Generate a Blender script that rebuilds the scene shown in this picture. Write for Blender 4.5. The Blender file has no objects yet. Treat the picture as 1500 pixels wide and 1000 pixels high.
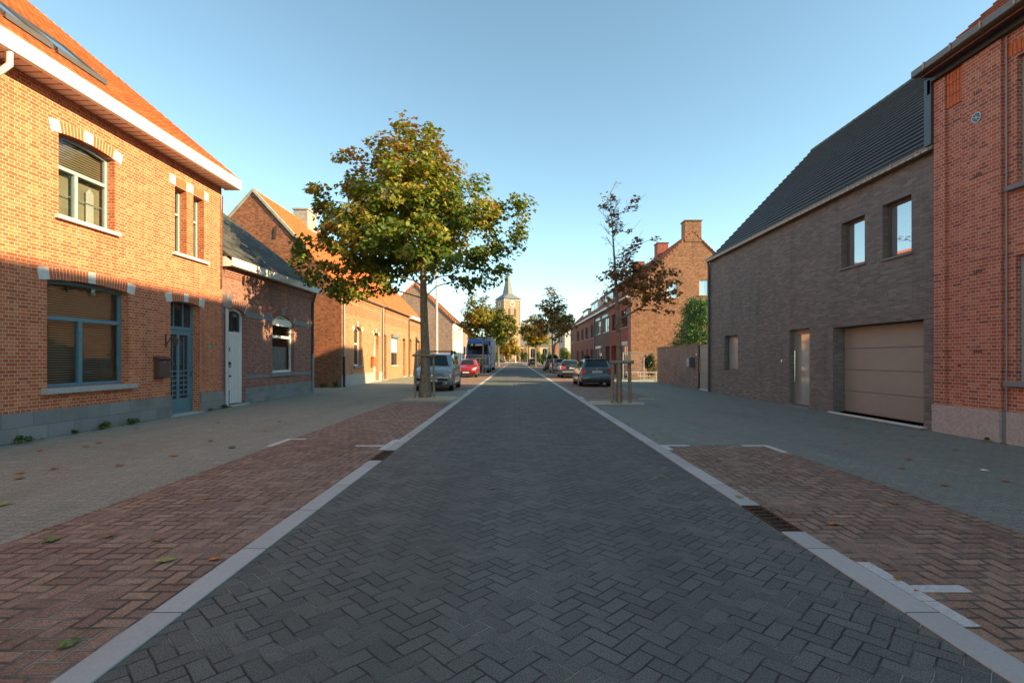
import bpy, bmesh, math, random
import numpy as np
from mathutils import Vector, Matrix, Quaternion
R = math.radians
sc = bpy.context.scene
COL = sc.collection
random.seed(7)

# ------------------------------------------------------------------ camera
H_CAM = 1.5
cam = bpy.data.cameras.new('camera'); cam_o = bpy.data.objects.new('camera', cam); COL.objects.link(cam_o)
cam_o.location = (0, 0, H_CAM); cam_o.rotation_euler = (R(90), 0, 0)
cam.sensor_width = 36; cam.lens = 740 / 1500 * 36
cam.shift_x = -5 / 1500; cam.shift_y = 25 / 1500
cam.clip_start = .05; cam.clip_end = 3000
sc.camera = cam_o

# ------------------------------------------------------------------ light
SUN = Vector((2.54, -.80, 1.0)).normalized()
w = bpy.data.worlds.new('World'); sc.world = w; w.use_nodes = True
wn = w.node_tree.nodes; bgn = wn['Background']
sky = wn.new('ShaderNodeTexSky'); sky.sky_type = 'NISHITA'; sky.sun_disc = False
sky.sun_elevation = math.asin(SUN.z); sky.sun_rotation = math.atan2(SUN.x, SUN.y)
sky.air_density = .78; sky.dust_density = .12; sky.ozone_density = .8; sky.altitude = 20
wt = wn.new('ShaderNodeMix'); wt.data_type = 'RGBA'; wt.blend_type = 'MULTIPLY'; wt.inputs[0].default_value = 1; wt.inputs[7].default_value = (.92, 1.0, .82, 1)   # white balance of the camera
w.node_tree.links.new(sky.outputs[0], wt.inputs[6]); w.node_tree.links.new(wt.outputs[2], bgn.inputs[0]); bgn.inputs[1].default_value = .142
sl = bpy.data.lights.new('sun', 'SUN'); so = bpy.data.objects.new('sun', sl); COL.objects.link(so)
sl.energy = 4.3; sl.angle = R(.6); sl.color = (1.0, .76, .40)
so.rotation_euler = SUN.to_track_quat('Z', 'Y').to_euler(); so.location = (30, -20, 40)
sc.view_settings.view_transform = 'Standard'; sc.view_settings.look = 'None'
sc.view_settings.exposure = 1.42; sc.view_settings.gamma = 1.0
sc.cycles.max_bounces = 8; sc.cycles.transparent_max_bounces = 8
sc.cycles.caustics_reflective = False; sc.cycles.caustics_refractive = False
sc.cycles.use_denoising = True

# ------------------------------------------------------------------ node helpers
class V:
    """a socket with arithmetic"""
    def __init__(s, g, sock): s.g = g; s.s = sock
    def __add__(a, b): return a.g.m('ADD', a, b)
    def __sub__(a, b): return a.g.m('SUBTRACT', a, b)
    def __rsub__(a, b): return a.g.m('SUBTRACT', b, a)
    def __mul__(a, b): return a.g.m('MULTIPLY', a, b)
    def __truediv__(a, b): return a.g.m('DIVIDE', a, b)
    __radd__ = __add__; __rmul__ = __mul__
class G:
    def __init__(s, name, rough=.8, spec=.3):
        s.mat = bpy.data.materials.new(name); s.mat.use_nodes = True
        s.t = s.mat.node_tree; s.n = s.t.nodes; s.l = s.t.links
        s.b = s.n['Principled BSDF']; s.out = s.n['Material Output']
        s.b.inputs['Roughness'].default_value = rough
        s.b.inputs['Specular IOR Level'].default_value = spec
        s._pos = None
    def put(s, sock, v):
        if isinstance(v, V): s.l.new(v.s, sock)
        elif isinstance(v, bpy.types.NodeSocket): s.l.new(v, sock)
        elif isinstance(v, (tuple, list)): sock.default_value = tuple(v) + ((1,) if len(v) == 3 and len(sock.default_value) == 4 else ())
        else: sock.default_value = v
    def m(s, op, a, b=None, c=None):
        n = s.n.new('ShaderNodeMath'); n.operation = op
        s.put(n.inputs[0], a)
        if b is not None: s.put(n.inputs[1], b)
        if c is not None: s.put(n.inputs[2], c)
        return V(s, n.outputs[0])
    def pos(s):
        if not s._pos:
            g = s.n.new('ShaderNodeNewGeometry'); x = s.n.new('ShaderNodeSeparateXYZ'); s.l.new(g.outputs['Position'], x.inputs[0])
            y = s.n.new('ShaderNodeSeparateXYZ'); s.l.new(g.outputs['True Normal'], y.inputs[0])
            s._pos = (V(s, x.outputs[0]), V(s, x.outputs[1]), V(s, x.outputs[2]), V(s, y.outputs[0]), V(s, y.outputs[1]), V(s, y.outputs[2]), g)
        return s._pos
    def vec(s, x, y, z=0.0):
        n = s.n.new('ShaderNodeCombineXYZ')
        for i, v in enumerate((x, y, z)): s.put(n.inputs[i], v)
        return V(s, n.outputs[0])
    def noise(s, vec, scale, detail=4, rough=.6, dist=0):
        n = s.n.new('ShaderNodeTexNoise'); n.inputs['Scale'].default_value = scale; n.inputs['Detail'].default_value = detail
        n.inputs['Roughness'].default_value = rough; n.inputs['Distortion'].default_value = dist
        if vec is not None: s.put(n.inputs['Vector'], vec)
        return V(s, n.outputs[0])
    def white(s, vec):
        n = s.n.new('ShaderNodeTexWhiteNoise'); n.noise_dimensions = '3D'; s.put(n.inputs[0], vec); return V(s, n.outputs[0])
    def ramp(s, f, stops, interp='LINEAR'):
        n = s.n.new('ShaderNodeValToRGB'); e = n.color_ramp.elements; n.color_ramp.interpolation = interp
        while len(e) < len(stops): e.new(.5)
        for k, (p, c) in enumerate(stops):
            e[k].position = p; e[k].color = tuple(c) + (1,)
        s.put(n.inputs[0], f); return V(s, n.outputs[0])
    def mix(s, f, a, b, blend='MIX'):
        n = s.n.new('ShaderNodeMix'); n.data_type = 'RGBA'; n.blend_type = blend
        s.put(n.inputs[0], f); s.put(n.inputs[6], a); s.put(n.inputs[7], b); return V(s, n.outputs[2])
    def sm(s, v, a, b, lo=0.0, hi=1.0):
        n = s.n.new('ShaderNodeMapRange'); n.interpolation_type = 'SMOOTHSTEP'
        s.put(n.inputs[0], v); n.inputs[1].default_value = a; n.inputs[2].default_value = b; n.inputs[3].default_value = lo; n.inputs[4].default_value = hi
        return V(s, n.outputs[0])
    def bump(s, h, dist=.01, strength=1.0):
        n = s.n.new('ShaderNodeBump'); n.inputs['Distance'].default_value = dist; n.inputs['Strength'].default_value = strength
        s.put(n.inputs['Height'], h); s.l.new(n.outputs[0], s.b.inputs['Normal'])
    def col(s, v): s.put(s.b.inputs['Base Color'], v)
    def uv(s):
        """wall mapping: u runs along the wall, v is height"""
        x, y, z, nx, ny, nz, g = s.pos()
        f = s.m('GREATER_THAN', s.m('ABSOLUTE', nx), s.m('ABSOLUTE', ny))
        return y * f + x * (1 - f), z
    def schlick(s):
        q = s.n.new('ShaderNodeNewGeometry'); d = s.n.new('ShaderNodeVectorMath'); d.operation = 'DOT_PRODUCT'
        s.l.new(q.outputs['Normal'], d.inputs[0]); s.l.new(q.outputs['Incoming'], d.inputs[1])
        k = 1 - s.m('MINIMUM', s.m('ABSOLUTE', V(s, d.outputs['Value'])), 1.0)
        return s.m('POWER', k, 5.0) * .96 + .04
    def gpos(s):
        return s.pos()[6].outputs['Position']

M = {}
def plain(name, c, rough=.6, spec=.35, metal=0, var=.15, nscale=6, bump=0.0, coat=0):
    if name in M: return M[name]
    g = G(name, rough, spec); g.b.inputs['Metallic'].default_value = metal
    n = g.noise(g.gpos(), nscale, 5, .65)
    lo = tuple(v * (1 - var) for v in c); hi = tuple(min(1, v * (1 + var)) for v in c)
    g.col(g.ramp(n, [(.3, lo), (.7, hi)]))
    if bump: g.bump(g.noise(g.gpos(), nscale * 8, 4), bump)
    if coat: g.b.inputs['Coat Weight'].default_value = coat; g.b.inputs['Coat Roughness'].default_value = .05
    M[name] = g.mat; return g.mat

def brick(name, stops, mortar, bw=.21, bh=.065, ms=.011, squash=True, dirt=.35, dirtcol=(.05, .045, .04), rowvar=0, z0=0, edge=True):
    g = G(name, .85, .25)
    u, v = g.uv()
    n = g.n.new('ShaderNodeTexBrick')
    wob = g.noise(g.gpos(), 9, 2)
    g.put(n.inputs['Vector'], g.vec(u + (wob - .5) * .012, v + (wob - .5) * .006 + .003))
    n.inputs['Color1'].default_value = (0, 0, 0, 1); n.inputs['Color2'].default_value = (1, 1, 1, 1); n.inputs['Mortar'].default_value = (.5, .5, .5, 1)
    n.inputs['Scale'].default_value = 1; n.inputs['Mortar Size'].default_value = ms / 2 * 1.0; n.inputs['Mortar Smooth'].default_value = .25
    n.inputs['Brick Width'].default_value = bw; n.inputs['Row Height'].default_value = bh; n.offset = .5; n.offset_frequency = 2
    n.squash = .5 if squash else 1; n.squash_frequency = 2
    tint = V(g, n.outputs[0]); fac = V(g, n.outputs[1])
    fine = g.noise(g.gpos(), 60, 3)
    c = g.ramp(g.m('ADD', tint * .8, (fine * .2)), stops)
    blot = g.noise(g.gpos(), .9, 5, .6)
    c = g.mix(g.sm(blot, .45, .75, 0, dirt), c, dirtcol)
    mn = g.noise(g.gpos(), 25, 3)
    mc = g.mix(mn, tuple(m * .75 for m in mortar), mortar)
    c = g.mix(fac, c, mc)
    streak = g.noise(g.vec(u * 2.2, v * .35), 1.0, 4)
    c = g.mix(g.sm(streak, .5, .8, 0, .3), c, tuple(.6 * q for q in dirtcol))
    g.col(c)
    g.bump(g.m('ADD', (1 - fac) * 1.0, fine * .35), .006, .9)
    M[name] = g.mat; return g.mat

def herring(g, u, v, wd):
    x = u / wd; y = v / wd
    i = g.m('FLOOR', x); j = g.m('FLOOR', y); fu = x - i; fv = y - j
    k = g.m('FLOORED_MODULO', (i - j) + .01, 4.0)
    k = g.m('FLOOR', k)
    def eq(n): return g.m('COMPARE', k, float(n), .3)
    k0, k1, k2, k3 = eq(0), eq(1), eq(2), eq(3)
    e = g.m('MINIMUM', g.m('MINIMUM', fu + k1 * 9, (1 - fu) + k0 * 9), g.m('MINIMUM', (1 - fv) + k3 * 9, fv + k2 * 9))
    flag = k2 + k3
    rnd = g.white(g.vec(i - k1, j - k2, flag))
    return e * wd, rnd, flag

def paver(name, stops, joint, wd=.1, rot=0.0, ms=.006, jointvar=.5, stain=(.3, .28, .25), stain_amt=.25, rough=.85, bump=.006, spec=.3, rv=.65, grain=.3, pt=.45, tr=0.0, edge=.55):
    g = G(name, rough, spec)
    x, y, z = g.pos()[:3]
    wv = g.noise(g.gpos(), 1.3, 3); wv2 = g.noise(g.gpos(), 7, 2)
    x = x + (wv - .5) * .05 + (wv2 - .5) * .012; y = y + (g.noise(g.gpos(), 1.7, 3) - .5) * .05 + (g.noise(g.gpos(), 8.3, 2) - .5) * .012
    c_, s_ = math.cos(rot), math.sin(rot)
    u = x * c_ + y * s_; v = y * c_ - x * s_
    e, rnd, flag = herring(g, u, v, wd)
    fac = g.sm(e, ms * .35, ms, 1, 0)
    fine = g.noise(g.gpos(), 130, 4, .7); mid = g.noise(g.gpos(), 28, 4, .7)
    c = g.ramp(rnd * rv + (1 - rv) * (mid * .5 + fine * .5), stops)
    c = g.mix(grain, c, g.mix(g.sm(fine, .35, .65), (0, 0, 0), (.9, .9, .9)), 'SOFT_LIGHT')
    jv = g.noise(g.gpos(), 2.4, 4, .6)
    jc = g.mix(g.sm(jv, .46, .64), tuple(q * (1 - jointvar) for q in joint), joint)
    c = g.mix(g.sm(e, ms * .8, ms * 1.7, edge, 0), c, tuple(q * .35 for q in stops[0][1]))  # dark rim beside each joint: shadow line painted in for relief
    c = g.mix(fac, c, jc)
    big = g.noise(g.gpos(), .55, 6, .62)
    c = g.mix(g.sm(big, .48, .75, 0, stain_amt), c, stain)
    big2 = g.noise(g.vec(x * 1.0, y * .25), .8, 5, .6)
    c = g.mix(g.sm(big2, .45, .8, 0, .35), c, tuple(q * .45 for q in stops[0][1]))
    pat = g.noise(g.gpos(), 3.2, 6, .75)
    c = g.mix(g.sm(pat, .52, .70, 0, pt), c, tuple(q * 1.15 for q in stops[-1][1]))
    c = g.mix(g.sm(pat, .30, .48, pt, 0), c, tuple(q * .8 for q in stops[0][1]))
    track = g.m('ABSOLUTE', g.m('ABSOLUTE', x - .17) - .82)
    c = g.mix(g.sm(track + (g.noise(g.gpos(), .7, 4) - .5) * .5, .05, .55, tr, 0), c, tuple(q * .75 for q in stops[0][1]))
    flk = g.noise(g.vec(x * 9, y * 30), 1.0, 3, .6)
    c = g.mix(g.sm(flk, .66, .74, 0, pt * .8), c, stain)
    spk = g.noise(g.gpos(), 75, 2, .5)
    c = g.mix(g.sm(spk, .70, .76, 0, .5), c, stain)
    g.col(c)
    h = (1 - fac) + fine * .5 + mid * .3 + rnd * .25
    g.bump(h, bump, 1.0)
    M[name] = g.mat; return g.mat

def tiles(name, stops, cw=.22, ch=.3, kind='pan', rough=.75, dirt=.4, moss=(.12, .10, .05), k=1.35):
    g = G(name, rough, .3)
    u, v = g.uv(); v = v * k
    i = g.m('FLOOR', u / cw); j = g.m('FLOOR', v / ch)
    fu = u / cw - i; fv = v / ch - j
    rnd = g.white(g.vec(i, j, 3.0))
    fine = g.noise(g.gpos(), 40, 4)
    c = g.ramp(rnd * .6 + fine * .4, stops)
    big = g.noise(g.gpos(), .8, 6, .65)
    c = g.mix(g.sm(big, .45, .72, 0, dirt), c, moss)
    g.col(c)
    if kind == 'pan': h = g.m('SINE', fu * 6.283) * .5 + fine * .1 ; d = .03
    else: h = g.sm(fu, 0, .05) * 1.0 + fine * .15; d = .008
    g.bump(h, d, .8)
    M[name] = g.mat; return g.mat

# ------------------------------------------------------------------ materials
BR1 = brick('orange_red_brick', [(0, (.42, .095, .034)), (.35, (.54, .128, .044)), (.65, (.61, .160, .056)), (1, (.68, .25, .10))], (.68, .58, .45), dirt=.12)
BR2 = brick('dull_red_brick', [(0, (.20, .08, .06)), (.5, (.34, .125, .085)), (1, (.43, .19, .13))], (.44, .38, .33), bw=.2, bh=.06, dirt=.25)
BR3 = brick('pale_orange_brick', [(0, (.34, .13, .06)), (.5, (.50, .21, .09)), (1, (.60, .29, .13))], (.50, .42, .34), bw=.2, bh=.062, ms=.008, dirt=.15)
BR3P = brick('red_panel_brick', [(0, (.33, .10, .05)), (.5, (.47, .16, .07)), (1, (.52, .20, .09))], (.46, .37, .3), bw=.2, bh=.062, ms=.008, dirt=.15)
BR3G = brick('brown_gable_brick', [(0, (.16, .055, .03)), (.5, (.34, .11, .05)), (1, (.45, .19, .09))], (.36, .28, .2), bw=.2, bh=.066, dirt=.4)
BRD = brick('anthracite_brick', [(0, (0.142, 0.130, 0.120)), (.45, (0.183, 0.168, 0.153)), (.8, (0.224, 0.206, 0.186)), (1, (0.295, 0.264, 0.224))], (.31, .285, .26), bw=.24, bh=.058, ms=.011, squash=False, dirt=.2)
BRR = brick('red_brick', [(0, (.22, .07, .045)), (.3, (.40, .11, .06)), (.75, (.50, .155, .082)), (1, (.55, .24, .15))], (.60, .54, .47), bw=.21, bh=.065, ms=.013, dirt=.15)
BRW = brick('grey_brown_wall_brick', [(0, (.19, .145, .12)), (.5, (.28, .215, .175)), (1, (.37, .28, .215))], (.27, .22, .18), bw=.2, bh=.06, ms=.008, dirt=.3, dirtcol=(.10, .09, .07))
BRG = brick('brown_orange_brick', [(0, (.17, .075, .042)), (.5, (.33, .15, .08)), (1, (.46, .23, .13))], (.34, .26, .20), bw=.2, bh=.062, ms=.008, dirt=.3)
BRRow = brick('row_red_brick', [(0, (.22, .065, .045)), (.5, (.33, .10, .07)), (1, (.40, .13, .09))], (.30, .2, .17), bw=.2, bh=.062, ms=.007, dirt=.15)
BRRowB = brick('row_brown_brick', [(0, (.13, .075, .055)), (.5, (.20, .12, .09)), (1, (.27, .16, .12))], (.24, .18, .15), bw=.2, bh=.062, ms=.007, dirt=.15)
BR4 = brick('beige_brown_brick', [(0, (.24, .13, .09)), (.5, (.36, .22, .16)), (1, (.48, .33, .25))], (.42, .34, .28), bw=.2, bh=.066, ms=.009, dirt=.1)
BRC = brick('church_brick', [(0, (.34, .16, .09)), (.5, (.44, .22, .12)), (1, (.52, .29, .17))], (.45, .36, .27), dirt=.15)
BLOCK = brick('grey_block_plinth', [(0, (.22, .215, .205)), (.5, (.27, .265, .25)), (1, (.31, .30, .285))], (.20, .19, .18), bw=.58, bh=.27, ms=.010, squash=False, dirt=.45, dirtcol=(.12, .12, .10))
BLOCK2 = brick('stone_block_plinth', [(0, (.20, .20, .20)), (.5, (.25, .25, .25)), (1, (.29, .29, .28))], (.33, .32, .30), bw=.42, bh=.17, ms=.012, squash=False, dirt=.3, dirtcol=(.12, .12, .10))
RT1 = tiles('orange_clay_tiles', [(0, (.36, .10, .04)), (.5, (.50, .16, .06)), (1, (.60, .24, .10))], .21, .3, dirt=.35, k=1.55)
RT3 = tiles('bright_orange_tiles', [(0, (.44, .11, .035)), (.5, (.58, .16, .045)), (1, (.64, .22, .07))], .22, .33, dirt=.15, k=1.34)
RT2 = tiles('grey_slate', [(0, (.030, .030, .028)), (.5, (.075, .073, .066)), (1, (.16, .15, .125))], .3, .22, 'flat', .75, .5, (.13, .12, .06), k=1.6)
RTD = tiles('anthracite_tiles', [(0, (.045, .048, .052)), (.5, (.060, .064, .068)), (1, (.078, .082, .086))], .3, .3, 'flat', .5, .15, (.07, .07, .06), k=1.4)
RTR = tiles('dark_red_tiles', [(0, (.24, .07, .045)), (.5, (.36, .11, .06)), (1, (.45, .17, .09))], .22, .33, dirt=.25, k=1.4)
RTB = tiles('brown_tiles', [(0, (.07, .045, .035)), (.5, (.11, .07, .05)), (1, (.15, .09, .07))], .22, .33, k=1.4)

ROAD = paver('charcoal_road_pavers', [(.25, (0.120, 0.122, 0.108)), (.5, (0.151, 0.154, 0.134)), (.8, (0.193, 0.194, 0.168))], (.36, .34, .29), .10, R(45), .0052, .86, (.19, .185, .17), .22, rv=.35, grain=.6, bump=.009, tr=.25, edge=.42, pt=.3)
REDP = paver('red_clay_pavers', [(.1, (0.221, 0.140, 0.102)), (.45, (0.320, 0.189, 0.130)), (.75, (0.386, 0.238, 0.160)), (.95, (0.442, 0.329, 0.222))], (.33, .295, .235), .108, 0, .011, .75, (.30, .26, .21), .40, rv=.6, grain=.6)
SIDEL = paver('grey_pavement_left', [(.25, (0.247, 0.250, 0.196)), (.5, (0.313, 0.312, 0.244)), (.8, (0.397, 0.389, 0.302))], (.23, .215, .18), .1, 0, .006, .15, (.36, .285, .23), .55, bump=.004, rv=.08, grain=.85, edge=.12)
SIDER = paver('grey_pavement_right', [(.25, (0.206, 0.220, 0.180)), (.5, (0.263, 0.275, 0.228)), (.8, (0.325, 0.332, 0.279))], (.155, .165, .15), .1, 0, .006, .15, (.27, .215, .19), .5, bump=.004, rv=.08, grain=.85, edge=.12)

def kerbmat():
    g = G('concrete_kerb', .8, .3)
    x, y, z = g.pos()[:3]
    f = g.m('FRACT', y * 1.0 + .03)
    j = g.m('MAXIMUM', g.sm(f, 0, .010, 1, 0), g.sm(f, .990, 1, 0, 1))
    blk = g.white(g.vec(g.m('FLOOR', y * 1.0 + .03), 1.0, 1.0))
    n = g.noise(g.gpos(), 45, 5, .7); b = g.noise(g.gpos(), 1.6, 5)
    c = g.ramp(n * .5 + b * .3 + blk * .2, [(.25, (.38, .37, .34)), (.75, (.58, .56, .51))])
    c = g.mix(j, c, (.08, .075, .07)); g.col(c); g.bump(n, .003)
    return g.mat
KERB = kerbmat()
WHITE = plain('white_paint', (.78, .77, .74), .4, .4, var=.06)
WHITEB = plain('white_marking_brick', (.60, .59, .55), .85, var=.2, nscale=40, bump=.003)
WOODW = plain('soffit_board', (.70, .56, .46), .55, var=.08)
BLUEP = plain('grey_blue_paint', (.12, .225, .265), .45, .4, var=.12, nscale=14)
BLUEL = plain('pale_blue_paint', (.33, .42, .43), .45, .4, var=.08)
STONE = plain('pale_stone', (.42, .41, .385), .85, var=.15, nscale=14, bump=.003)
STONEW = plain('white_stone', (.66, .645, .60), .85, var=.10, nscale=14, bump=.002)
BLUESTONE = plain('grey_bluestone', (.21, .215, .22), .75, var=.15, nscale=20)
PLPINK = plain('pinkish_granite_plinth', (.44, .385, .355), .8, var=.22, nscale=18, bump=.004)
ZINC = plain('dark_zinc', (.085, .095, .105), .45, .5, .5, var=.1)
GALV = plain('galvanised_steel', (.33, .35, .36), .45, .5, .6, var=.15)
GUTT = plain('bronze_gutter', (.17, .145, .12), .45, .5, .5, var=.1)
COPPER = plain('tan_copper', (.42, .27, .16), .5, .5, .4, var=.15)
PIPEW = plain('pale_pipe', (.55, .55, .54), .5, var=.08)
PIPEG = plain('grey_pipe', (.26, .28, .30), .5, .4, .3, var=.08)
BLACK = plain('black_iron', (.02, .02, .02), .5, .4, var=.2)
DARKF = plain('dark_grey_frame', (.055, .058, .062), .45, .4, var=.1)
TAUPE = plain('taupe_panel', (.30, .275, .24), .5, .4, var=.05, nscale=2)
TAUPED = plain('dark_taupe_frame', (.12, .10, .085), .5, .4, var=.05)
BROWNP = plain('brown_metal', (.10, .055, .04), .45, .4, var=.08)
RUST = plain('rusty_iron', (.10, .06, .04), .85, .2, var=.4, nscale=30, bump=.003)
VOIDM = plain('drain_void', (.008, .008, .008), .9, .1)
MORT = plain('lime_mortar', (.72, .63, .50), .9, var=.1)
VOUS = plain('arch_brick', (.54, .145, .055), .85, var=.3, nscale=22, bump=.002)
VOUSR = plain('arch_brick_dull', (.27, .10, .07), .85, var=.3, nscale=22, bump=.002)
WOODP = plain('weathered_stake_wood', (.27, .225, .165), .85, var=.35, nscale=20, bump=.004)
GREYD = plain('door_grey', (.30, .32, .33), .5, var=.05)
PLASTER = plain('white_render', (.74, .72, .66), .85, var=.07, nscale=3)
CHIMN = plain('pale_cement_chimney', (.36, .34, .30), .9, var=.3, nscale=4, bump=.01)
SLATEG = plain('spire_slate', (.17, .185, .19), .55, var=.2, nscale=1.5)
CREAM = plain('church_cream', (.62, .47, .27), .85, var=.12, nscale=2)
REDL = plain('red_lens', (.55, .02, .015), .2, .6, var=.05)
SAND = plain('dry_sand', (.56, .47, .31), .95, .1, var=.3, nscale=22, bump=.01)
PAPER = plain('white_paper', (.7, .7, .7), .8)

def glass(name, tint=(.03, .035, .04), refl=.35, rough=.03):
    g = G(name, rough, .8); g.n.remove(g.b)
    gl = g.n.new('ShaderNodeBsdfGlossy'); gl.inputs['Roughness'].default_value = rough; gl.inputs['Color'].default_value = (.9, .93, .95, 1)
    df = g.n.new('ShaderNodeBsdfDiffuse'); df.inputs['Color'].default_value = tint + (1,)
    f = g.m('MINIMUM', g.schlick() + refl, 1.0)
    mx = g.n.new('ShaderNodeMixShader'); g.put(mx.inputs[0], f); g.l.new(df.outputs[0], mx.inputs[1]); g.l.new(gl.outputs[0], mx.inputs[2])
    g.l.new(mx.outputs[0], g.out.inputs[0]); M[name] = g.mat; return g.mat
def clear(name, refl=.06, rough=.02):
    g = G(name, .02); g.n.remove(g.b)
    gl = g.n.new('ShaderNodeBsdfGlossy'); gl.inputs['Roughness'].default_value = rough
    tr = g.n.new('ShaderNodeBsdfTransparent'); tr.inputs[0].default_value = (.86, .88, .87, 1)
    f = g.m('MINIMUM', g.schlick() + refl, 1.0)
    mx = g.n.new('ShaderNodeMixShader'); g.put(mx.inputs[0], f); g.l.new(tr.outputs[0], mx.inputs[1]); g.l.new(gl.outputs[0], mx.inputs[2])
    g.l.new(mx.outputs[0], g.out.inputs[0]); M[name] = g.mat; return g.mat
CLEAR = clear('window_glass', .03)
CLEARU = clear('upper_window_glass', .03, .02)
GDARK = glass('dark_window_glass', (.03, .033, .035), .08)
GSUN = glass('sunlit_upper_window_glass', (.03, .033, .035), .08, .03)
GSKY = glass('coated_window_glass', (.20, .235, .24), .34)
GFROST = glass('frosted_door_glass', (.36, .37, .35), .28, .06)
GCAR = glass('car_glass', (.018, .025, .024), .0, .03)
CHROME = plain('chrome', (.6, .6, .6), .15, .5, 1.0, var=.05)

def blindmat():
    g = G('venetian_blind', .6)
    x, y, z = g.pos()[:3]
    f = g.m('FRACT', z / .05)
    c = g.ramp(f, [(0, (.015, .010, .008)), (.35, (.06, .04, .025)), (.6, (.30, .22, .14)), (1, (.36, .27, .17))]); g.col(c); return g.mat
BLIND = blindmat()
CURT = plain('beige_curtain', (.34, .30, .21), .9, var=.2, nscale=3)
NET = plain('net_curtain', (.42, .43, .42), .9, var=.25, nscale=9)
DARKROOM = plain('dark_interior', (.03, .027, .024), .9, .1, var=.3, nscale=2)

def car_paint(name, c, rough=.3, metal=.3):
    return plain(name, c, rough, .5, metal, var=.03, nscale=1, coat=.8)
TYRE = plain('tyre_rubber', (.02, .02, .021), .85, .2)
RIM = plain('alloy_rim', (.34, .35, .36), .35, .5, .7)
PLASTIC = plain('black_plastic', (.028, .030, .032), .6, .3)
LENS = plain('headlight_lens', (.55, .58, .60), .12, .8, .3)
PLATEM = plain('number_plate', (.62, .60, .58), .5, .3, var=.15, nscale=25)

# ------------------------------------------------------------------ object helpers
ROOTOFF = {}
def tag(o, label=None, cat=None, group=None, kind=None):
    if label: o['label'] = label
    if cat: o['category'] = cat
    if group: o['group'] = group
    if kind: o['kind'] = kind
    return o
def empty(name, loc, label=None, cat=None, group=None):
    o = bpy.data.objects.new(name, None); COL.objects.link(o); o.location = loc; o.empty_display_size = .3
    ROOTOFF[o.name] = Vector(loc); return tag(o, label, cat, group)
class MB:
    def __init__(s): s.v = []; s.f = []; s.m = []; s.mi = 0
    def add(s, vs, fs):
        b = len(s.v); s.v += [tuple(p) for p in vs]
        for f in fs: s.f.append([b + i for i in f]); s.m.append(s.mi)
        return s
    def quad(s, *p): return s.add(p, [list(range(len(p)))])
    def box(s, x0, x1, y0, y1, z0, z1):
        return s.add([(x0, y0, z0), (x1, y0, z0), (x1, y1, z0), (x0, y1, z0), (x0, y0, z1), (x1, y0, z1), (x1, y1, z1), (x0, y1, z1)],
                     [(3, 2, 1, 0), (4, 5, 6, 7), (0, 1, 5, 4), (1, 2, 6, 5), (2, 3, 7, 6), (3, 0, 4, 7)])
    def hexa(s, pts): return s.add(pts, [(3, 2, 1, 0), (4, 5, 6, 7), (0, 1, 5, 4), (1, 2, 6, 5), (2, 3, 7, 6), (3, 0, 4, 7)])
    def prismY(s, poly, y0, y1):
        n = len(poly); vs = [(x, y0, z) for x, z in poly] + [(x, y1, z) for x, z in poly]
        return s.add(vs, [list(range(n - 1, -1, -1)), list(range(n, 2 * n))] + [(i, (i + 1) % n, n + (i + 1) % n, n + i) for i in range(n)])
    def prismX(s, poly, x0, x1):
        n = len(poly); vs = [(x0, y, z) for y, z in poly] + [(x1, y, z) for y, z in poly]
        return s.add(vs, [list(range(n - 1, -1, -1)), list(range(n, 2 * n))] + [(i, (i + 1) % n, n + (i + 1) % n, n + i) for i in range(n)])
    def tube(s, pts, rad, n=8, caps=True):
        pts = [Vector(p) for p in pts]; k = len(pts)
        if not hasattr(rad, '__len__'): rad = [rad] * k
        rings = []; up = None
        for i, p in enumerate(pts):
            d = (pts[min(i + 1, k - 1)] - pts[max(i - 1, 0)])
            if d.length < 1e-6: d = Vector((0, 0, 1))
            d.normalize()
            if up is None: up = Vector((1, 0, 0)) if abs(d.x) < .8 else Vector((0, 1, 0))
            a = d.cross(up).normalized(); b = d.cross(a).normalized(); up = -b if False else b.cross(d) if False else up
            rings.append([p + (a * math.cos(2 * math.pi * q / n) + b * math.sin(2 * math.pi * q / n)) * rad[i] for q in range(n)])
        vs = [q for r in rings for q in r]; fs = []
        for i in range(k - 1):
            for q in range(n): fs.append((i * n + q, i * n + (q + 1) % n, (i + 1) * n + (q + 1) % n, (i + 1) * n + q))
        if caps: fs += [list(range(n - 1, -1, -1)), [(k - 1) * n + q for q in range(n)]]
        return s.add(vs, fs)
    def build(s, name, mat, parent=None, smooth=0, bevel=0, off=None):
        me = bpy.data.meshes.new(name)
        if off is None: off = ROOTOFF.get(parent.name, Vector()) if parent else Vector()
        me.from_pydata([Vector(p) - off for p in s.v], [], s.f)
        mats = mat if isinstance(mat, (list, tuple)) else [mat]
        for m_ in mats: me.materials.append(m_)
        if len(mats) > 1: me.polygons.foreach_set('material_index', s.m)
        if bevel or smooth:
            bm = bmesh.new(); bm.from_mesh(me)
            bmesh.ops.recalc_face_normals(bm, faces=bm.faces)
            if bevel: bmesh.ops.bevel(bm, geom=bm.edges[:], offset=bevel, segments=1 if not smooth else 2, affect='EDGES', clamp_overlap=True)
            bm.to_mesh(me); bm.free()
        if smooth:
            for p in me.polygons: p.use_smooth = True
            me.set_sharp_from_angle(angle=R(smooth if smooth > 1 else 40))
        me.update()
        o = bpy.data.objects.new(name, me); COL.objects.link(o)
        if parent: o.parent = parent; ROOTOFF[o.name] = off
        return o
def struct(name, mb, mat, **k): return tag(mb.build(name, mat, **k), kind='structure')

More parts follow.
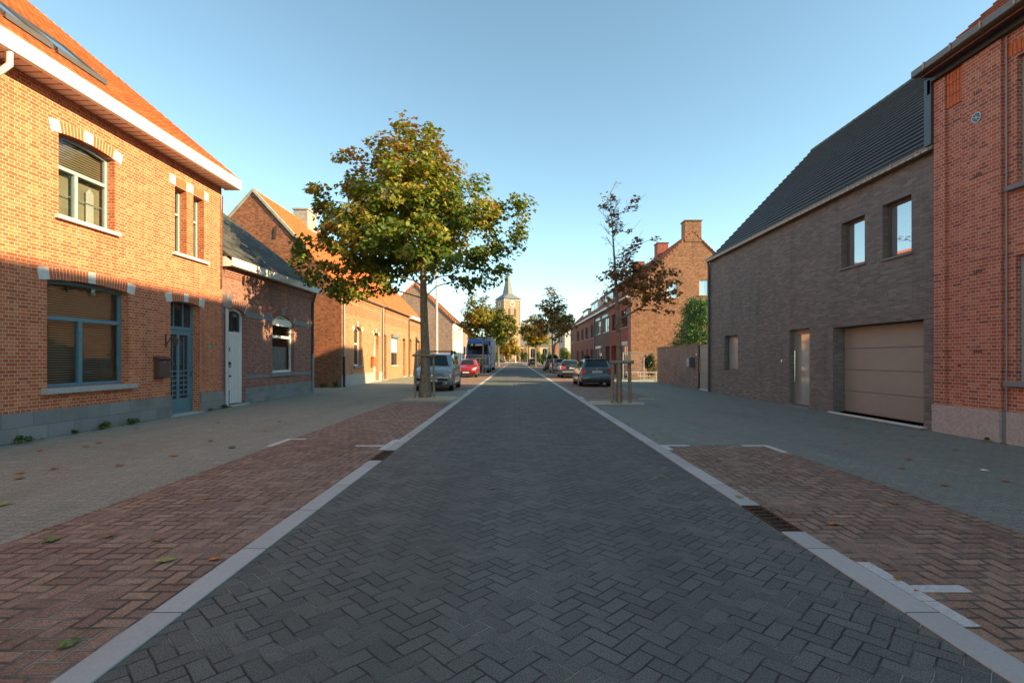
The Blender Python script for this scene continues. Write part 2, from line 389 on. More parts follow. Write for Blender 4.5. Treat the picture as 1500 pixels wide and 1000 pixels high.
class Frame:
    """a wall plane: u along it, w up, d outwards"""
    def __init__(s, kind, c): s.k = kind; s.c = c
    def p(s, u, w, d=0):
        if s.k == 'L': return (s.c + d, u, w)
        if s.k == 'R': return (s.c - d, u, w)
        return (u, s.c - d, w)
    def box(s, mb, u0, u1, w0, w1, d0, d1):
        P = s.p
        return mb.hexa([P(u0, w0, d0), P(u1, w0, d0), P(u1, w0, d1), P(u0, w0, d1), P(u0, w1, d0), P(u1, w1, d0), P(u1, w1, d1), P(u0, w1, d1)])

def arc(u0, u1, ws, rise, n=12):
    """points of a segmental arch from (u0, ws) up by rise and down to (u1, ws)"""
    if rise <= 0: return [(u0, ws), (u1, ws)]
    c = (u1 - u0) / 2; r = (c * c + rise * rise) / (2 * rise); cz = ws + rise - r; um = (u0 + u1) / 2
    a = math.asin(min(1, c / r)); 
    if rise > c: a = math.pi - a
    return [(um + r * math.sin(-a + 2 * a * i / n), cz + r * math.cos(-a + 2 * a * i / n)) for i in range(n + 1)]

def facade(mb, F, u0, u1, w0, top, ops, dep=.2):
    """wall sheet with real openings. top: list of (u, w). ops: dict u0,u1,w0,w1[,rise][,d]"""
    def topat(u):
        for (a, za), (b, zb) in zip(top, top[1:]):
            if a - 1e-6 <= u <= b + 1e-6: return za + (zb - za) * (u - a) / (b - a)
        return top[-1][1]
    us = sorted(set([u0, u1] + [t[0] for t in top] + [o[k] for o in ops for k in ('u0', 'u1')]))
    us = [u for u in us if u0 - 1e-6 <= u <= u1 + 1e-6]
    P = F.p
    for a, b in zip(us, us[1:]):
        m = (a + b) / 2; z = w0
        for o in sorted([o for o in ops if o['u0'] < m < o['u1']], key=lambda o: o['w0']):
            if o['w0'] > z + 1e-6: mb.quad(P(a, z), P(b, z), P(b, o['w0']), P(a, o['w0']))
            z = o['w1']
        mb.quad(P(a, z), P(b, z), P(b, topat(b)), P(a, topat(a)))
    for o in ops:
        d = -o.get('d', dep); rise = o.get('rise', 0); a, b, lo, hi = o['u0'], o['u1'], o['w0'], o['w1']; sp = hi - rise
        mb.quad(P(a, lo), P(a, lo, d), P(a, sp, d), P(a, sp)); mb.quad(P(b, lo), P(b, sp), P(b, sp, d), P(b, lo, d))
        mb.quad(P(a, lo), P(b, lo), P(b, lo, d), P(a, lo, d))
        pts = arc(a, b, sp, rise)
        for (ua, wa), (ub, wb) in zip(pts, pts[1:]):
            mb.quad(P(ua, wa), P(ua, wa, d), P(ub, wb, d), P(ub, wb))
            if rise: mb.quad(P(ua, wa), P(ub, wb), P(ub, hi), P(ua, hi))
    return mb

def window(F, parent, o, fm, d=.14, trans=(), mull=(), pane=None, fw=.06, sill=None, inner=None, sillout=.07, silla=.08, sillh=.07, name='window', lowmull=None, label=None, curtain=None):
    a, b, lo, hi = o['u0'], o['u1'], o['w0'], o['w1']; rise = o.get('rise', 0); sp = hi - rise
    mb = MB(); D0, D1 = -d - .06, -d
    F.box(mb, a, a + fw, lo, hi, D0, D1); F.box(mb, b - fw, b, lo, hi, D0, D1); F.box(mb, a + fw, b - fw, lo, lo + fw, D0, D1)
    if rise:
        pts = arc(a, b, sp, rise)
        for (ua, wa), (ub, wb) in zip(pts, pts[1:]):
            mb.hexa([F.p(ua, wa - fw, D0), F.p(ub, wb - fw, D0), F.p(ub, wb - fw, D1 + .004), F.p(ua, wa - fw, D1 + .004),
                     F.p(ua, wa + .01, D0), F.p(ub, wb + .01, D0), F.p(ub, wb + .01, D1 + .004), F.p(ua, wa + .01, D1 + .004)])
    else: F.box(mb, a + fw, b - fw, hi - fw, hi, D0, D1)
    for t in trans: F.box(mb, a + fw, b - fw, t - fw * .55, t + fw * .55, D0, D1 + .02)
    mtop = min(trans) if trans else hi
    for m_ in mull: F.box(mb, m_ - fw * .6, m_ + fw * .6, lo + fw, mtop, D0, D1 + .012)
    wo = mb.build(name, fm, parent)
    if label: wo['label'] = label
    pb = MB(); F.box(pb, a + fw * .5, b - fw * .5, lo + fw * .5, hi - .01, D0 + .02, D0 + .03)
    pb.build('pane', pane or GDARK, wo)
    if inner:
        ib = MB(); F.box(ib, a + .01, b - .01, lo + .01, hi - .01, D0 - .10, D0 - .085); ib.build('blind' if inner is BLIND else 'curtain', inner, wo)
    if sill:
        sb = MB(); F.box(sb, a - silla, b + silla, lo - sillh, lo - .002, -d, sillout); sb.build('sill', sill, wo, bevel=.006)
    return wo

def arch_ring(F, parent, u0, u1, ws, rise, h, brickm, stonem, stones=3, hs=None, name='arch'):
    """soldier brick arch with pale stones at springings and key"""
    n = max(6, int((u1 - u0 + .3) / .072)); hs = hs or h
    pts = arc(u0, u1, ws, rise, 60)
    c = (u1 - u0) / 2; um = (u0 + u1) / 2
    if rise > 0: r = (c * c + rise * rise) / (2 * rise); cz = ws + rise - r
    else: r = 1e3; cz = ws - r
    ang0 = math.asin(min(1, c / r)); ext = .17 / r
    A0, A1 = -ang0 - ext, ang0 + ext
    def pt(a, q, d): return F.p(um + (r + q) * math.sin(a), cz + (r + q) * math.cos(a), d)
    def block(mb, a0, a1, q0, q1, d0, d1):
        mb.hexa([pt(a0, q0, d0), pt(a1, q0, d0), pt(a1, q0, d1), pt(a0, q0, d1), pt(a0, q1, d0), pt(a1, q1, d0), pt(a1, q1, d1), pt(a0, q1, d1)])
    mbk = MB(); mb = MB()
    for k in range(16):
        a0 = A0 + (A1 - A0) * k / 16; a1 = A0 + (A1 - A0) * (k + 1) / 16
        block(mbk, a0, a1, .004, h, -.02, .003)
    mo = mbk.build(name, MORT, parent)
    sw = .17 / r
    sts = [(A0, A0 + sw * 1.15), (A1 - sw * 1.15, A1)] + ([(-sw * .55, sw * .55)] if stones == 3 else [])
    if stones == 0: sts = []
    for k in range(n):
        a0 = A0 + (A1 - A0) * k / n; a1 = A0 + (A1 - A0) * (k + 1) / n; g_ = .0085 / r
        am = (a0 + a1) / 2
        if any(s0 - g_ < am < s1 + g_ for s0, s1 in sts): continue
        block(mb, a0 + g_, a1 - g_, .006, h - .004, -.015, .008)
    mb.build('arch_bricks', brickm, mo)
    for s0, s1 in sts:
        sb = MB(); block(sb, s0, s1, 0, hs, -.06, .016); sb.build('arch_stone', stonem, mo, bevel=.004)
    return mo

def slope(xe, ze, xr, zr, n, lip=.025):
    """sawtooth of tile courses, eave to ridge"""
    L = math.hypot(xr - xe, zr - ze); nx, nz = -(zr - ze) / L, (xr - xe) / L
    if nz < 0: nx, nz = -nx, -nz
    out = []
    for i in range(n):
        t0, t1 = i / n, (i + 1) / n
        out.append((xe + (xr - xe) * t0 + nx * lip, ze + (zr - ze) * t0 + nz * lip))
        out.append((xe + (xr - xe) * t1, ze + (zr - ze) * t1))
    return out
def roofY(parent, xe, ze, xr, zr, xb, zb, y0, y1, mat, step=.33, lip=.025, th=.14, name='roof'):
    L = math.hypot(xr - xe, zr - ze); n = max(2, int(L / step))
    out = slope(xe, ze, xr, zr, n, lip) + slope(xb, zb, xr, zr, n, lip)[::-1]
    poly = out + [(xb, zb - th), (xr, zr - th * 1.2), (xe, ze - th)]
    mb = MB(); mb.prismY(poly, y0, y1)
    return mb.build(name, mat, parent)
def ridge(parent, xr, zr, y0, y1, mat, r=.11):
    mb = MB(); y = y0; k = 0
    while y < y1 - .05:
        e = min(y + .38, y1); mb.tube([(xr, y, zr - .02), (xr, e, zr - .02 + .0)], [r, r * .9], 10); y = e - .02; k += 1
    return mb.build('ridge_tiles', mat, parent, smooth=50)
def pipe(parent, pts, r, mat, name='downpipe', brackets=True):
    mb = MB(); mb.tube(pts, r, 10)
    o = mb.build(name, mat, parent, smooth=50)
    if brackets:
        z0 = min(p[2] for p in pts); z1 = max(p[2] for p in pts); x, y = pts[-1][0], pts[-1][1]
        z = z0 + .3
        while z < z1 - .2:
            b = MB(); b.tube([(x, y, z), (x, y, z + .04)], r * 1.25, 10); b.build('pipe_bracket', mat, o); z += 1.6
    return o
def gutterY(parent, x, y0, y1, z, r, mat, name='gutter'):
    poly = [(x + r * math.cos(a), z + r * math.sin(a)) for a in [math.pi + math.pi * i / 8 for i in range(9)]]
    poly += [(x + (r - .012) * math.cos(a), z + (r - .012) * math.sin(a) ) for a in [2 * math.pi - math.pi * i / 8 for i in range(9)]]
    mb = MB(); mb.prismY(poly, y0, y1); return mb.build(name, mat, parent, smooth=50)
def shell(parent, x0, x1, y0, y1, ze, xr, zr, mat, name='wall', front='L', zb=None, F=None, ops=(), ztop=None, w0=0, ends=(True, True), mb=None, mats=None):
    """closed house walls; front facade with openings, gable ends, back"""
    zb = ze if zb is None else zb; mb = mb or MB()
    facade(mb, F, y0, y1, w0, [(y0, ztop or ze), (y1, ztop or ze)], ops)
    pent = [(x0, 0), (x0, ze), (xr, zr), (x1, zb), (x1, 0)]
    if ends[0]: mb.quad(*[(x, y0, z) for x, z in pent])
    if ends[1]: mb.quad(*[(x, y1, z) for x, z in pent])
    mb.quad((x1, y0, 0), (x1, y1, 0), (x1, y1, zb), (x1, y0, zb))
    return mb.build(name, mats or mat, parent)
# ------------------------------------------------------------------ ground
def sheet(name, x0, x1, y0, y1, z, mat, kind='structure'):
    return tag(MB().quad((x0, y0, z), (x1, y0, z), (x1, y1, z), (x0, y1, z)).build(name, mat), kind=kind)
sheet('ground', -900, 900, -300, 1500, -.035, plain('far_ground', (.12, .12, .09), .95))
sheet('road', -1.955, 2.295, -12, 172, 0, ROAD)
sheet('road', -60, 60, 172, 182, -.004, ROAD)
sheet('pavement', -12, -2.145, -12, 172, -.002, SIDEL)
sheet('pavement', 2.495, 12, -12, 172, -.002, SIDER)
sheet('parking_strip', -4.15, -2.15, -12, 17.3, .004, REDP)
sheet('parking_strip', -4.35, -2.15, 23.2, 150, .004, REDP)
sheet('parking_strip', 2.5, 4.36, -12, 8.75, .004, REDP)
sheet('parking_strip', 2.5, 5.2, 18.8, 150, .004, REDP)
def kerb(x0, x1, y0, y1):
    mb = MB(); mb.box(x0, x1, y0, y1, -.1, .010); return struct('kerb', mb, KERB, bevel=.004)
kerb(-2.145, -1.955, -12, 7.40); kerb(-2.145, -1.955, 8.22, 172)
kerb(2.295, 2.495, -12, 4.36); kerb(2.295, 2.495, 5.14, 172)
for nm, (a, b, c, d) in {'a': (-2.26, -2.15, 8.3, 9.35), 'b': (-2.75, -2.26, 8.62, 8.73), 'c': (-4.26, -4.15, 8.65, 9.45), 'e': (-4.15, -3.9, 9.35, 9.45),
                         'f': (2.505, 2.605, 2.82, 3.72), 'g': (2.605, 2.94, 3.24, 3.34), 'i': (2.5, 2.60, 8.28, 8.75), 'j': (2.60, 3.0, 8.64, 8.75),
                         'k': (4.25, 4.36, 8.05, 8.75), 'l': (3.9, 4.25, 8.64, 8.75), 'm': (-2.26, -2.15, 23.2, 24.4), 'n': (-2.9, -2.26, 23.2, 23.32), 'o': (2.5, 2.6, 18.8, 19.9), 'p': (4.6, 5.2, 18.8, 18.95)}.items():
    mb = MB(); L = max(b - a, d - c); n = max(1, round(L / .31)); alongy = (d - c) > (b - a)
    for k in range(n):
        if alongy: mb.box(a, b, c + (d - c) * k / n + .004, c + (d - c) * (k + 1) / n - .004, -.02, .0062)
        else: mb.box(a + (b - a) * k / n + .004, a + (b - a) * (k + 1) / n - .004, c, d, -.02, .0062)
    struct('parking_marking', mb, WHITEB, bevel=.003)

def drain(label, x0, x1, y0, y1):
    r = empty('storm_drain', ((x0 + x1) / 2, (y0 + y1) / 2, 0), label, 'drain')
    MB().box(x0, x1, y0, y1, -.06, -.045).build('drain_pit', VOIDM, r)
    mb = MB(); f = .018
    for a in ((x0, x0 + f, y0, y1), (x1 - f, x1, y0, y1), (x0 + f, x1 - f, y0, y0 + f), (x0 + f, x1 - f, y1 - f, y1)): mb.box(a[0], a[1], a[2], a[3], -.045, .011)
    mb.build('drain_frame', RUST, r, bevel=.002)
    mb = MB(); n = int((y1 - y0) / .098)
    for k in range(n):
        y = y0 + f + (y1 - y0 - 2 * f) * (k + .5) / n
        mb.hexa([(x0 + f, y - .024, -.02), (x1 - f, y + .006, -.02), (x1 - f, y + .028, -.02), (x0 + f, y - .002, -.02), (x0 + f, y - .024, .006), (x1 - f, y + .006, .006), (x1 - f, y + .028, .006), (x0 + f, y - .002, .006)])
    mb.build('drain_grate', RUST, r)
drain('rusty cast iron storm drain grate in the right hand kerb beside the red parking strip', 2.297, 2.493, 4.365, 5.135)
drain('small rusty storm drain grate in the left hand kerb before the big maple', -2.143, -1.957, 7.405, 8.215)

def mound(x, y, rx, ry, h, mat, name, seed):
    rr = random.Random(seed); mb = MB(); n = 28; rings = [(0, h), (.5, h * .85), (.8, h * .5), (1.0, .0055)]
    ph = [rr.uniform(.86, 1.1) for _ in range(n)]
    vs = [(x, y, h)]
    for f, z in rings[1:]:
        for k in range(n):
            a = 2 * math.pi * k / n; q = f * ph[k]; vs.append((x + rx * q * max(-.98, min(.98, math.cos(a) * 1.15)), y + ry * q * max(-.98, min(.98, math.sin(a) * 1.15)), z + rr.uniform(-.004, .006) * (f < 1)))
    fs = [(0, 1 + k, 1 + (k + 1) % n) for k in range(n)]
    for r_ in range(2):
        for k in range(n): a = 1 + r_ * n + k; b = 1 + r_ * n + (k + 1) % n; fs.append((a, a + n, b + n, b))
    mb.add(vs, fs); return tag(mb.build(name, mat, smooth=60), kind='structure')
mound(-3.15, 19.0, 1.05, 1.15, .05, SAND, 'sandy_tree_pit', 1)
mound(3.35, 17.1, .95, .85, .04, SAND, 'sandy_tree_pit', 2)
mound(3.4, 47.8, .9, .9, .04, SAND, 'sandy_tree_pit', 3)
mound(-3.1, 49.0, .9, .9, .04, SAND, 'sandy_tree_pit', 4)
sheet('verge', 5.4, 8.9, 33.2, 38.9, .006, plain('dry_verge', (.13, .12, .07), .95, var=.4, nscale=7))
sheet('plaza', -60, 60, 182, 200, -.006, plain('plaza_paving', (.42, .36, .27), .9))

# ------------------------------------------------------------------ LEFT house 1
FL = Frame('L', -8.9)
h = empty('brick_house', (-8.9, 4.6, 0), 'tall orange red brick house with white eaves and blue window frames at left edge', 'house')
ops = [dict(u0=9.60, u1=11.62, w0=.93, w1=3.07, rise=.07), dict(u0=13.04, u1=14.25, w0=.02, w1=3.02, rise=.05),
       dict(u0=9.84, u1=11.22, w0=4.30, w1=5.97, rise=.07), dict(u0=13.20, u1=13.68, w0=4.28, w1=6.02), dict(u0=13.96, u1=14.44, w0=4.28, w1=6.02),
       dict(u0=3.8, u1=5.8, w0=.93, w1=3.07, rise=.07), dict(u0=3.0, u1=4.2, w0=4.10, w1=5.6, rise=.10), dict(u0=.4, u1=1.6, w0=.02, w1=3.1), dict(u0=.5, u1=1.6, w0=4.4, w1=5.7)]
shell(h, -8.9, -21.9, -6, 15.3, 6.55, -15.4, 12.6, BR1, F=FL, ops=ops, ztop=6.66)
# plinth butted round the door
pm = MB()
for a, b in ((-6, .4), (1.6, 13.04), (14.25, 15.3)): FL.box(pm, a, b, -.05, .53, -.01, .045)
pm.build('plinth', BLOCK, h)
W = window(FL, h, ops[0], BLUEP, .17, (2.30,), (10.52,), CLEAR, .075, STONE, BLIND, sillout=.12, silla=.13, sillh=.11)
W2 = window(FL, h, ops[2], BLUEL, .17, (5.30,), (10.42,), CLEARU, .065, STONEW, CURT, sillout=.09, silla=.09, sillh=.08)
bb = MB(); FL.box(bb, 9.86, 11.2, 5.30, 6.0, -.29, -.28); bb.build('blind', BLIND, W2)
cc = MB()
for q in range(7): FL.box(cc, 10.78 + q * .028, 10.80 + q * .028, 4.4, 5.15 - abs(q - 3) * .03, -.27, -.262)
cc.build('curtain', PLASTER, W2)
sb = MB(); FL.box(sb, 9.86, 11.2, 4.80, 4.815, -.25, -.24); sb.build('glazing_bar', BLUEL, W2)
for o in (ops[3], ops[4]): window(FL, h, o, BLUEL, .20, (5.35,), (), CLEAR, .055, None, CURT)
mb = MB(); FL.box(mb, 13.08, 14.58, 4.20, 4.278, -.2, .09); mb.build('sill', STONEW, h, bevel=.005)
for o in (ops[5], ops[6], ops[8]): window(FL, h, o, BLUEP if o['w0'] < 2 else BLUEL, .17, (o['w1'] - .8,), ((o['u0'] + o['u1']) / 2,), GDARK if o['w0'] < 2 else GSUN, .07, STONE)
arch_ring(FL, h, 9.60, 11.62, 3.0, .07, .235, VOUS, STONEW)
arch_ring(FL, h, 13.04, 14.25, 2.97, .05, .235, VOUS, STONEW)
arch_ring(FL, h, 9.84, 11.22, 5.90, .07, .235, VOUS, STONEW)
# joined flat arch over the narrow pair
mo = MB(); FL.box(mo, 13.0, 14.64, 6.022, 6.26, -.02, .003); mo = mo.build('arch', MORT, h)
mb = MB(); u = 13.02
while u < 14.6:
    if not (u < 13.2 or 13.66 < u + .03 < 13.98 or u > 14.42): FL.box(mb, u, u + .062, 6.03, 6.255, -.015, .008)
    u += .072
mb.build('arch_bricks', VOUS, mo)
for a, b in ((13.02, 13.20), (13.72, 13.92), (14.44, 14.62)): m2 = MB(); FL.box(m2, a, b, 6.022, 6.27, -.1, .016); m2.build('arch_stone', STONEW, mo, bevel=.004)
# front door with transom light and glazed ironwork
o = ops[1]; d0 = -.20
df = MB()
for a in ((13.04, 13.11), (14.18, 14.25)): FL.box(df, a[0], a[1], .02, 3.1, d0 - .06, d0)
FL.box(df, 13.11, 14.18, 2.28, 2.36, d0 - .06, d0 + .01); FL.box(df, 13.11, 14.18, 3.0, 3.1, d0 - .06, d0)
for u in (13.45, 13.83): FL.box(df, u, u + .03, 2.36, 3.0, d0 - .05, d0 - .01)
df = df.build('door_frame', BLUEP, h)
m2 = MB(); FL.box(m2, 13.08, 14.2, 2.32, 3.04, d0 - .045, d0 - .035); m2.build('pane', GDARK, df)
dl = MB()
FL.box(dl, 13.11, 14.18, .03, .42, d0 - .06, d0 - .01); FL.box(dl, 13.11, 14.18, 2.14, 2.28, d0 - .06, d0 - .01)
for a in ((13.11, 13.24), (13.60, 13.70), (14.06, 14.18)): FL.box(dl, a[0], a[1], .42, 2.14, d0 - .06, d0 - .01)
FL.box(dl, 13.3, 14.0, .14, .34, d0 - .01, d0 + .004)
dl = dl.build('door', BLUEP, h, bevel=.004)
m2 = MB(); FL.box(m2, 13.22, 14.08, .40, 2.16, d0 - .05, d0 - .04); m2.build('pane', GDARK, dl)
m2 = MB()
for k in range(6): FL.box(m2, 13.70, 14.06, .5 + k * .13, .53 + k * .13, d0 - .03, d0 - .012)
for k in range(6): FL.box(m2, 13.24, 13.60, .5 + k * .13, .53 + k * .13, d0 - .03, d0 - .012)
for u in (13.42, 13.88): FL.box(m2, u, u + .022, .5, 2.1, d0 - .034, d0 - .014)
m2.build('door_grille', BLUEP, dl)
m2 = MB(); m2.tube([FL.p(14.12, 1.0, d0 + .03), FL.p(14.12, 1.14, d0 + .03)], .012, 8); m2.build('handle', BLACK, dl)
mb = MB(); FL.box(mb, 12.98, 14.3, -.04, .03, -.25, .13); mb.build('doorstep', STONE, h, bevel=.006)
# eaves
mb = MB(); mb.box(-8.9, -8.5, -6.1, 15.42, 6.66, 6.69); so_ = mb.build('soffit', WOODW, h)
mb = MB(); y = -6.1
while y < 15.4: mb.box(-8.89, -8.5, y, y + .012, 6.652, 6.6595); y += .2
mb.build('soffit_joints', TAUPED, so_)
mb = MB(); mb.box(-8.5, -8.39, -6.15, 15.47, 6.64, 6.925); mb.box(-8.9, -8.5, 15.43, 15.47, 6.64, 6.925); mb.build('fascia', WHITE, h, bevel=.004)
r = roofY(h, -8.42, 6.94, -15.4, 12.79, -22.4, 6.94, -6.1, 15.42, RT1, .30, .03, .16)
ridge(h, -15.4, 12.78, -6.1, 15.42, RT1)
# verge tiles on the far gable
mb = MB(); n = 27
for k in range(n):
    t0, t1 = k / n, (k + 1.06) / n
    xa, za = -8.45 + t0 * -6.95, 6.93 + t0 * 5.85; xb_, zb_ = -8.45 + t1 * -6.95, 6.93 + t1 * 5.85
    mb.hexa([(xa, 15.40, za - .02), (xb_, 15.40, zb_ - .05), (xb_, 15.5, zb_ - .05), (xa, 15.5, za - .02), (xa, 15.40, za + .07), (xb_, 15.40, zb_ + .035), (xb_, 15.5, zb_ + .035), (xa, 15.5, za + .07)])
mb.build('verge_tiles', RT3, h)
# roof windows standing ajar
def on_roof(x): return 6.95 + (-8.42 - x) * (5.85 / 6.98)
sl_ = 5.85 / 6.98
def roofwin(y0, y1, x0, x1, lift):
    mb = MB()
    def P(x, y, q): n_ = Vector((sl_, 0, 1)).normalized(); return tuple(Vector((x, y, on_roof(x))) + n_ * q)
    def bar(xa, xb, ya, yb, qa, qb): mb.hexa([P(xa, ya, qa), P(xb, ya, qa), P(xb, yb, qa), P(xa, yb, qa), P(xa, ya, qb), P(xb, ya, qb), P(xb, yb, qb), P(xa, yb, qb)])
    bar(x0, x0 - .09, y0, y1, .0, .10); bar(x1 + .09, x1, y0, y1, 0, .10); bar(x0 - .09, x1 + .09, y0, y0 + .09, 0, .10); bar(x0 - .09, x1 + .09, y1 - .09, y1, 0, .10)
    wo = mb.build('roof_window', TAUPED, h)
    m2 = MB(); m2.hexa([P(x0 - .05, y0 + .05, .06), P(x1 + .05, y0 + .05, .06), P(x1 + .05, y1 - .05, .06), P(x0 - .05, y1 - .05, .06), P(x0 - .05, y0 + .05, .075), P(x1 + .05, y0 + .05, .075), P(x1 + .05, y1 - .05, .075), P(x0 - .05, y1 - .05, .075)]); m2.build('pane', GSKY, wo)
    m2 = MB(); m2.hexa([P(x0 + .06, y0, .02), P(x0 - .01, y0, .02), P(x0 - .01, y1, .02), P(x0 + .06, y1, .02), P(x0 + .06, y0, .03), P(x0 - .01, y0, .11), P(x0 - .01, y1, .11), P(x0 + .06, y1, .03)]); m2.build('flashing', GUTT, wo)
roofwin(9.2, 10.15, -9.35, -10.35, 0); roofwin(10.25, 11.5, -9.35, -10.35, 0)
mb = MB(); mb.tube([(-9.1, 8.5, on_roof(-9.1) - .02), (-9.0, 8.5, on_roof(-9.0) + .16)], .07, 10); mb.build('vent_tile', RT1, h, smooth=50)
mb = MB(); mb.tube([(-8.47, 8.46, 6.70), (-8.47, 8.46, 6.42), (-8.6, 8.40, 6.24), (-8.8, 8.32, 6.05), (-8.83, 8.30, 5.8), (-8.83, 8.30, 0)], .05, 10); mb.build('downpipe', PIPEW, h, smooth=50)
pipe(h, [(-8.83, 15.24, 6.4), (-8.86, 15.24, 3.6)], .018, BROWNP, 'cable', False)

mbx = empty('mailbox', (-8.9, 12.6, 1.1), 'brown metal mailbox on the brick wall left of the blue door', 'mailbox')
mb = MB(); FL.box(mb, 12.42, 12.80, 1.03, 1.46, .0, .16); b_ = mb.build('box', BROWNP, mbx, bevel=.012)
mb = MB(); mb.prismY([(-8.9, 1.46), (-8.72, 1.46), (-8.71, 1.50), (-8.9, 1.56)], 12.40, 12.82); mb.build('lid', BROWNP, mbx, bevel=.004)
mb = MB(); FL.box(mb, 12.55, 12.62, 1.40, 1.425, .16, .164); mb.build('label_plate', plain('blue_sticker', (.1, .2, .5), .5), mbx)
ln = empty('wall_lantern', (-8.9, 12.85, 1.9), 'rusty iron scroll bracket lantern on the brick wall above the brown mailbox', 'lantern')
mb = MB(); FL.box(mb, 12.83, 12.87, 1.78, 2.12, 0, .015); mb.tube([FL.p(12.85, 1.84, .01), FL.p(12.85, 1.94, .07), FL.p(12.85, 2.05, .14), FL.p(12.85, 2.07, .22), FL.p(12.85, 2.03, .25)], .011, 6); mb.build('bracket', RUST, ln)
mb = MB(); mb.tube([FL.p(12.85, 2.03, .25), FL.p(12.85, 1.99, .25), FL.p(12.85, 1.98, .25), FL.p(12.85, 1.84, .25), FL.p(12.85, 1.81, .25)], [.01, .08, .07, .045, .01], 8); mb.build('lamp_body', RUST, ln)
tag(MB().box(-8.9, -8.885, 14.62, 14.76, 1.80, 1.90).build('house_number_plate', plain('green_enamel', (.16, .34, .22), .4)), 'small green enamel number plate on the brick wall right of the blue door', 'number plate')

# ------------------------------------------------------------------ LEFT house 2 (low, slate roof)
h = empty('low_brick_house', (-8.9, 18.75, 0), 'low dark red brick house with mossy slate roof and white door', 'house')
ops = [dict(u0=15.68, u1=16.62, w0=.06, w1=3.10, rise=.16), dict(u0=18.5, u1=20.3, w0=.97, w1=3.14, rise=.26)]
shell(h, -8.9, -17.3, 15.304, 22.2, 4.35, -13.0, 7.8, BR2, F=FL, ops=ops)
pm = MB()
for a, b in ((15.31, 15.68), (16.62, 22.2)): FL.box(pm, a, b, -.05, .52, -.01, .03)
pm.build('plinth', BLOCK2, h)
for a, b, z0, z1 in ((15.31, 15.66, 2.86, 3.06), (16.66, 18.42, 2.86, 3.06), (20.4, 22.2, 2.86, 3.06), (16.64, 18.3, .83, .94), (20.5, 22.2, .83, .94)):
    bm_ = MB(); FL.box(bm_, a, b, z0, z1, -.01, .022); bm_.build('stone_band', BLUESTONE, h)
for k in range(4):   # brick frieze under the eaves
    m2 = MB(); FL.box(m2, 15.4, 22.18, 4.02 + k * .07, 4.085 + k * .07, 0, .02 + k * .022); m2.build('brick_cornice', BR2, h)
arch_ring(FL, h, 15.68, 16.62, 2.94, .16, .26, VOUSR, BLUESTONE, stones=2)
arch_ring(FL, h, 18.5, 20.3, 2.88, .26, .26, VOUSR, BLUESTONE, stones=3)
W = window(FL, h, ops[1], WHITE, .12, (2.32,), (), CLEAR, .085, None, None)
m2 = MB(); FL.box(m2, 18.55, 20.25, 1.0, 1.95, -.28, -.27); m2.build('net_curtain', NET, W)
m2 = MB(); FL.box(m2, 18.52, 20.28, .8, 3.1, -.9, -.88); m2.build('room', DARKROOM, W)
m2 = MB(); FL.box(m2, 18.58, 20.22, 2.74, 3.0, -.14, -.06); m2.build('shutter_box', WHITE, W)
m2 = MB(); FL.box(m2, 18.3, 20.5, .83, .965, -.12, .07); m2.build('sill', BLUESTONE, W, bevel=.005)
df = MB()
for a in ((15.68, 15.75), (16.55, 16.62)): FL.box(df, a[0], a[1], .06, 2.95, -.16, -.10)
pts = arc(15.68, 16.62, 2.94, .16)
for (ua, wa), (ub, wb) in zip(pts, pts[1:]):
    df.hexa([FL.p(ua, wa - .08, -.16), FL.p(ub, wb - .08, -.16), FL.p(ub, wb - .08, -.10), FL.p(ua, wa - .08, -.10), FL.p(ua, wa, -.16), FL.p(ub, wb, -.16), FL.p(ub, wb, -.10), FL.p(ua, wa, -.10)])
FL.box(df, 15.75, 16.55, 2.28, 2.35, -.16, -.11)
df = df.build('door_frame', WHITE, h)
m2 = MB(); FL.box(m2, 15.74, 16.56, 2.33, 3.05, -.15, -.14); m2.build('pane', GDARK, df)
dl = MB(); FL.box(dl, 15.75, 16.55, .07, 2.28, -.16, -.125)
dl = dl.build('door', WHITE, h, bevel=.003)
m2 = MB()
for k in range(1, 8): FL.box(m2, 15.75 + k * .1, 15.756 + k * .1, .1, 2.26, -.125, -.1235)
m2.build('board_joint', GREYD, dl)
m2 = MB(); FL.box(m2, 15.82, 16.02, .92, .97, -.125, -.112); m2.build('letter_slot', BLACK, dl)
m2 = MB(); m2.tube([FL.p(15.93 + .06 * math.cos(a), 1.28 + .06 * math.sin(a), -.10) for a in [R(20 + 32 * k) for k in range(11)]], .012, 6); FL.box(m2, 15.9, 15.96, 1.3, 1.40, -.125, -.09); m2.build('knocker', BLACK, dl)
m2 = MB()
for s in (1, -1): m2.hexa([FL.p(15.93 - .05 * s - .012, 1.72, -.125), FL.p(15.93 - .05 * s + .012, 1.72, -.125), FL.p(15.93 - .05 * s + .012, 1.72, -.115), FL.p(15.93 - .05 * s - .012, 1.72, -.115), FL.p(15.93 + .05 * s - .012, 1.86, -.125), FL.p(15.93 + .05 * s + .012, 1.86, -.125), FL.p(15.93 + .05 * s + .012, 1.86, -.115 - .002 * s), FL.p(15.93 + .05 * s - .012, 1.86, -.115 - .002 * s)])
m2.build('door_ornament', BLACK, dl)
mb = MB(); FL.box(mb, 15.6, 16.7, -.03, .06, -.2, .14); mb.build('doorstep', STONE, h, bevel=.006)
mb = MB(); mb.box(-8.9, -8.62, 15.32, 22.3, 4.34, 4.37); mb.build('soffit', WOODW, h)
mb = MB(); mb.box(-8.64, -8.56, 15.31, 22.34, 4.32, 4.565); mb.box(-8.9, -8.64, 15.31, 15.34, 4.30, 4.60); mb.build('fascia', PLASTER, h, bevel=.003)
roofY(h, -8.60, 4.58, -13.0, 8.0, -17.5, 4.5, 15.31, 22.3, RT2, .21, .012, .12); ridge(h, -13.0, 8.02, 15.31, 22.3, RT2)
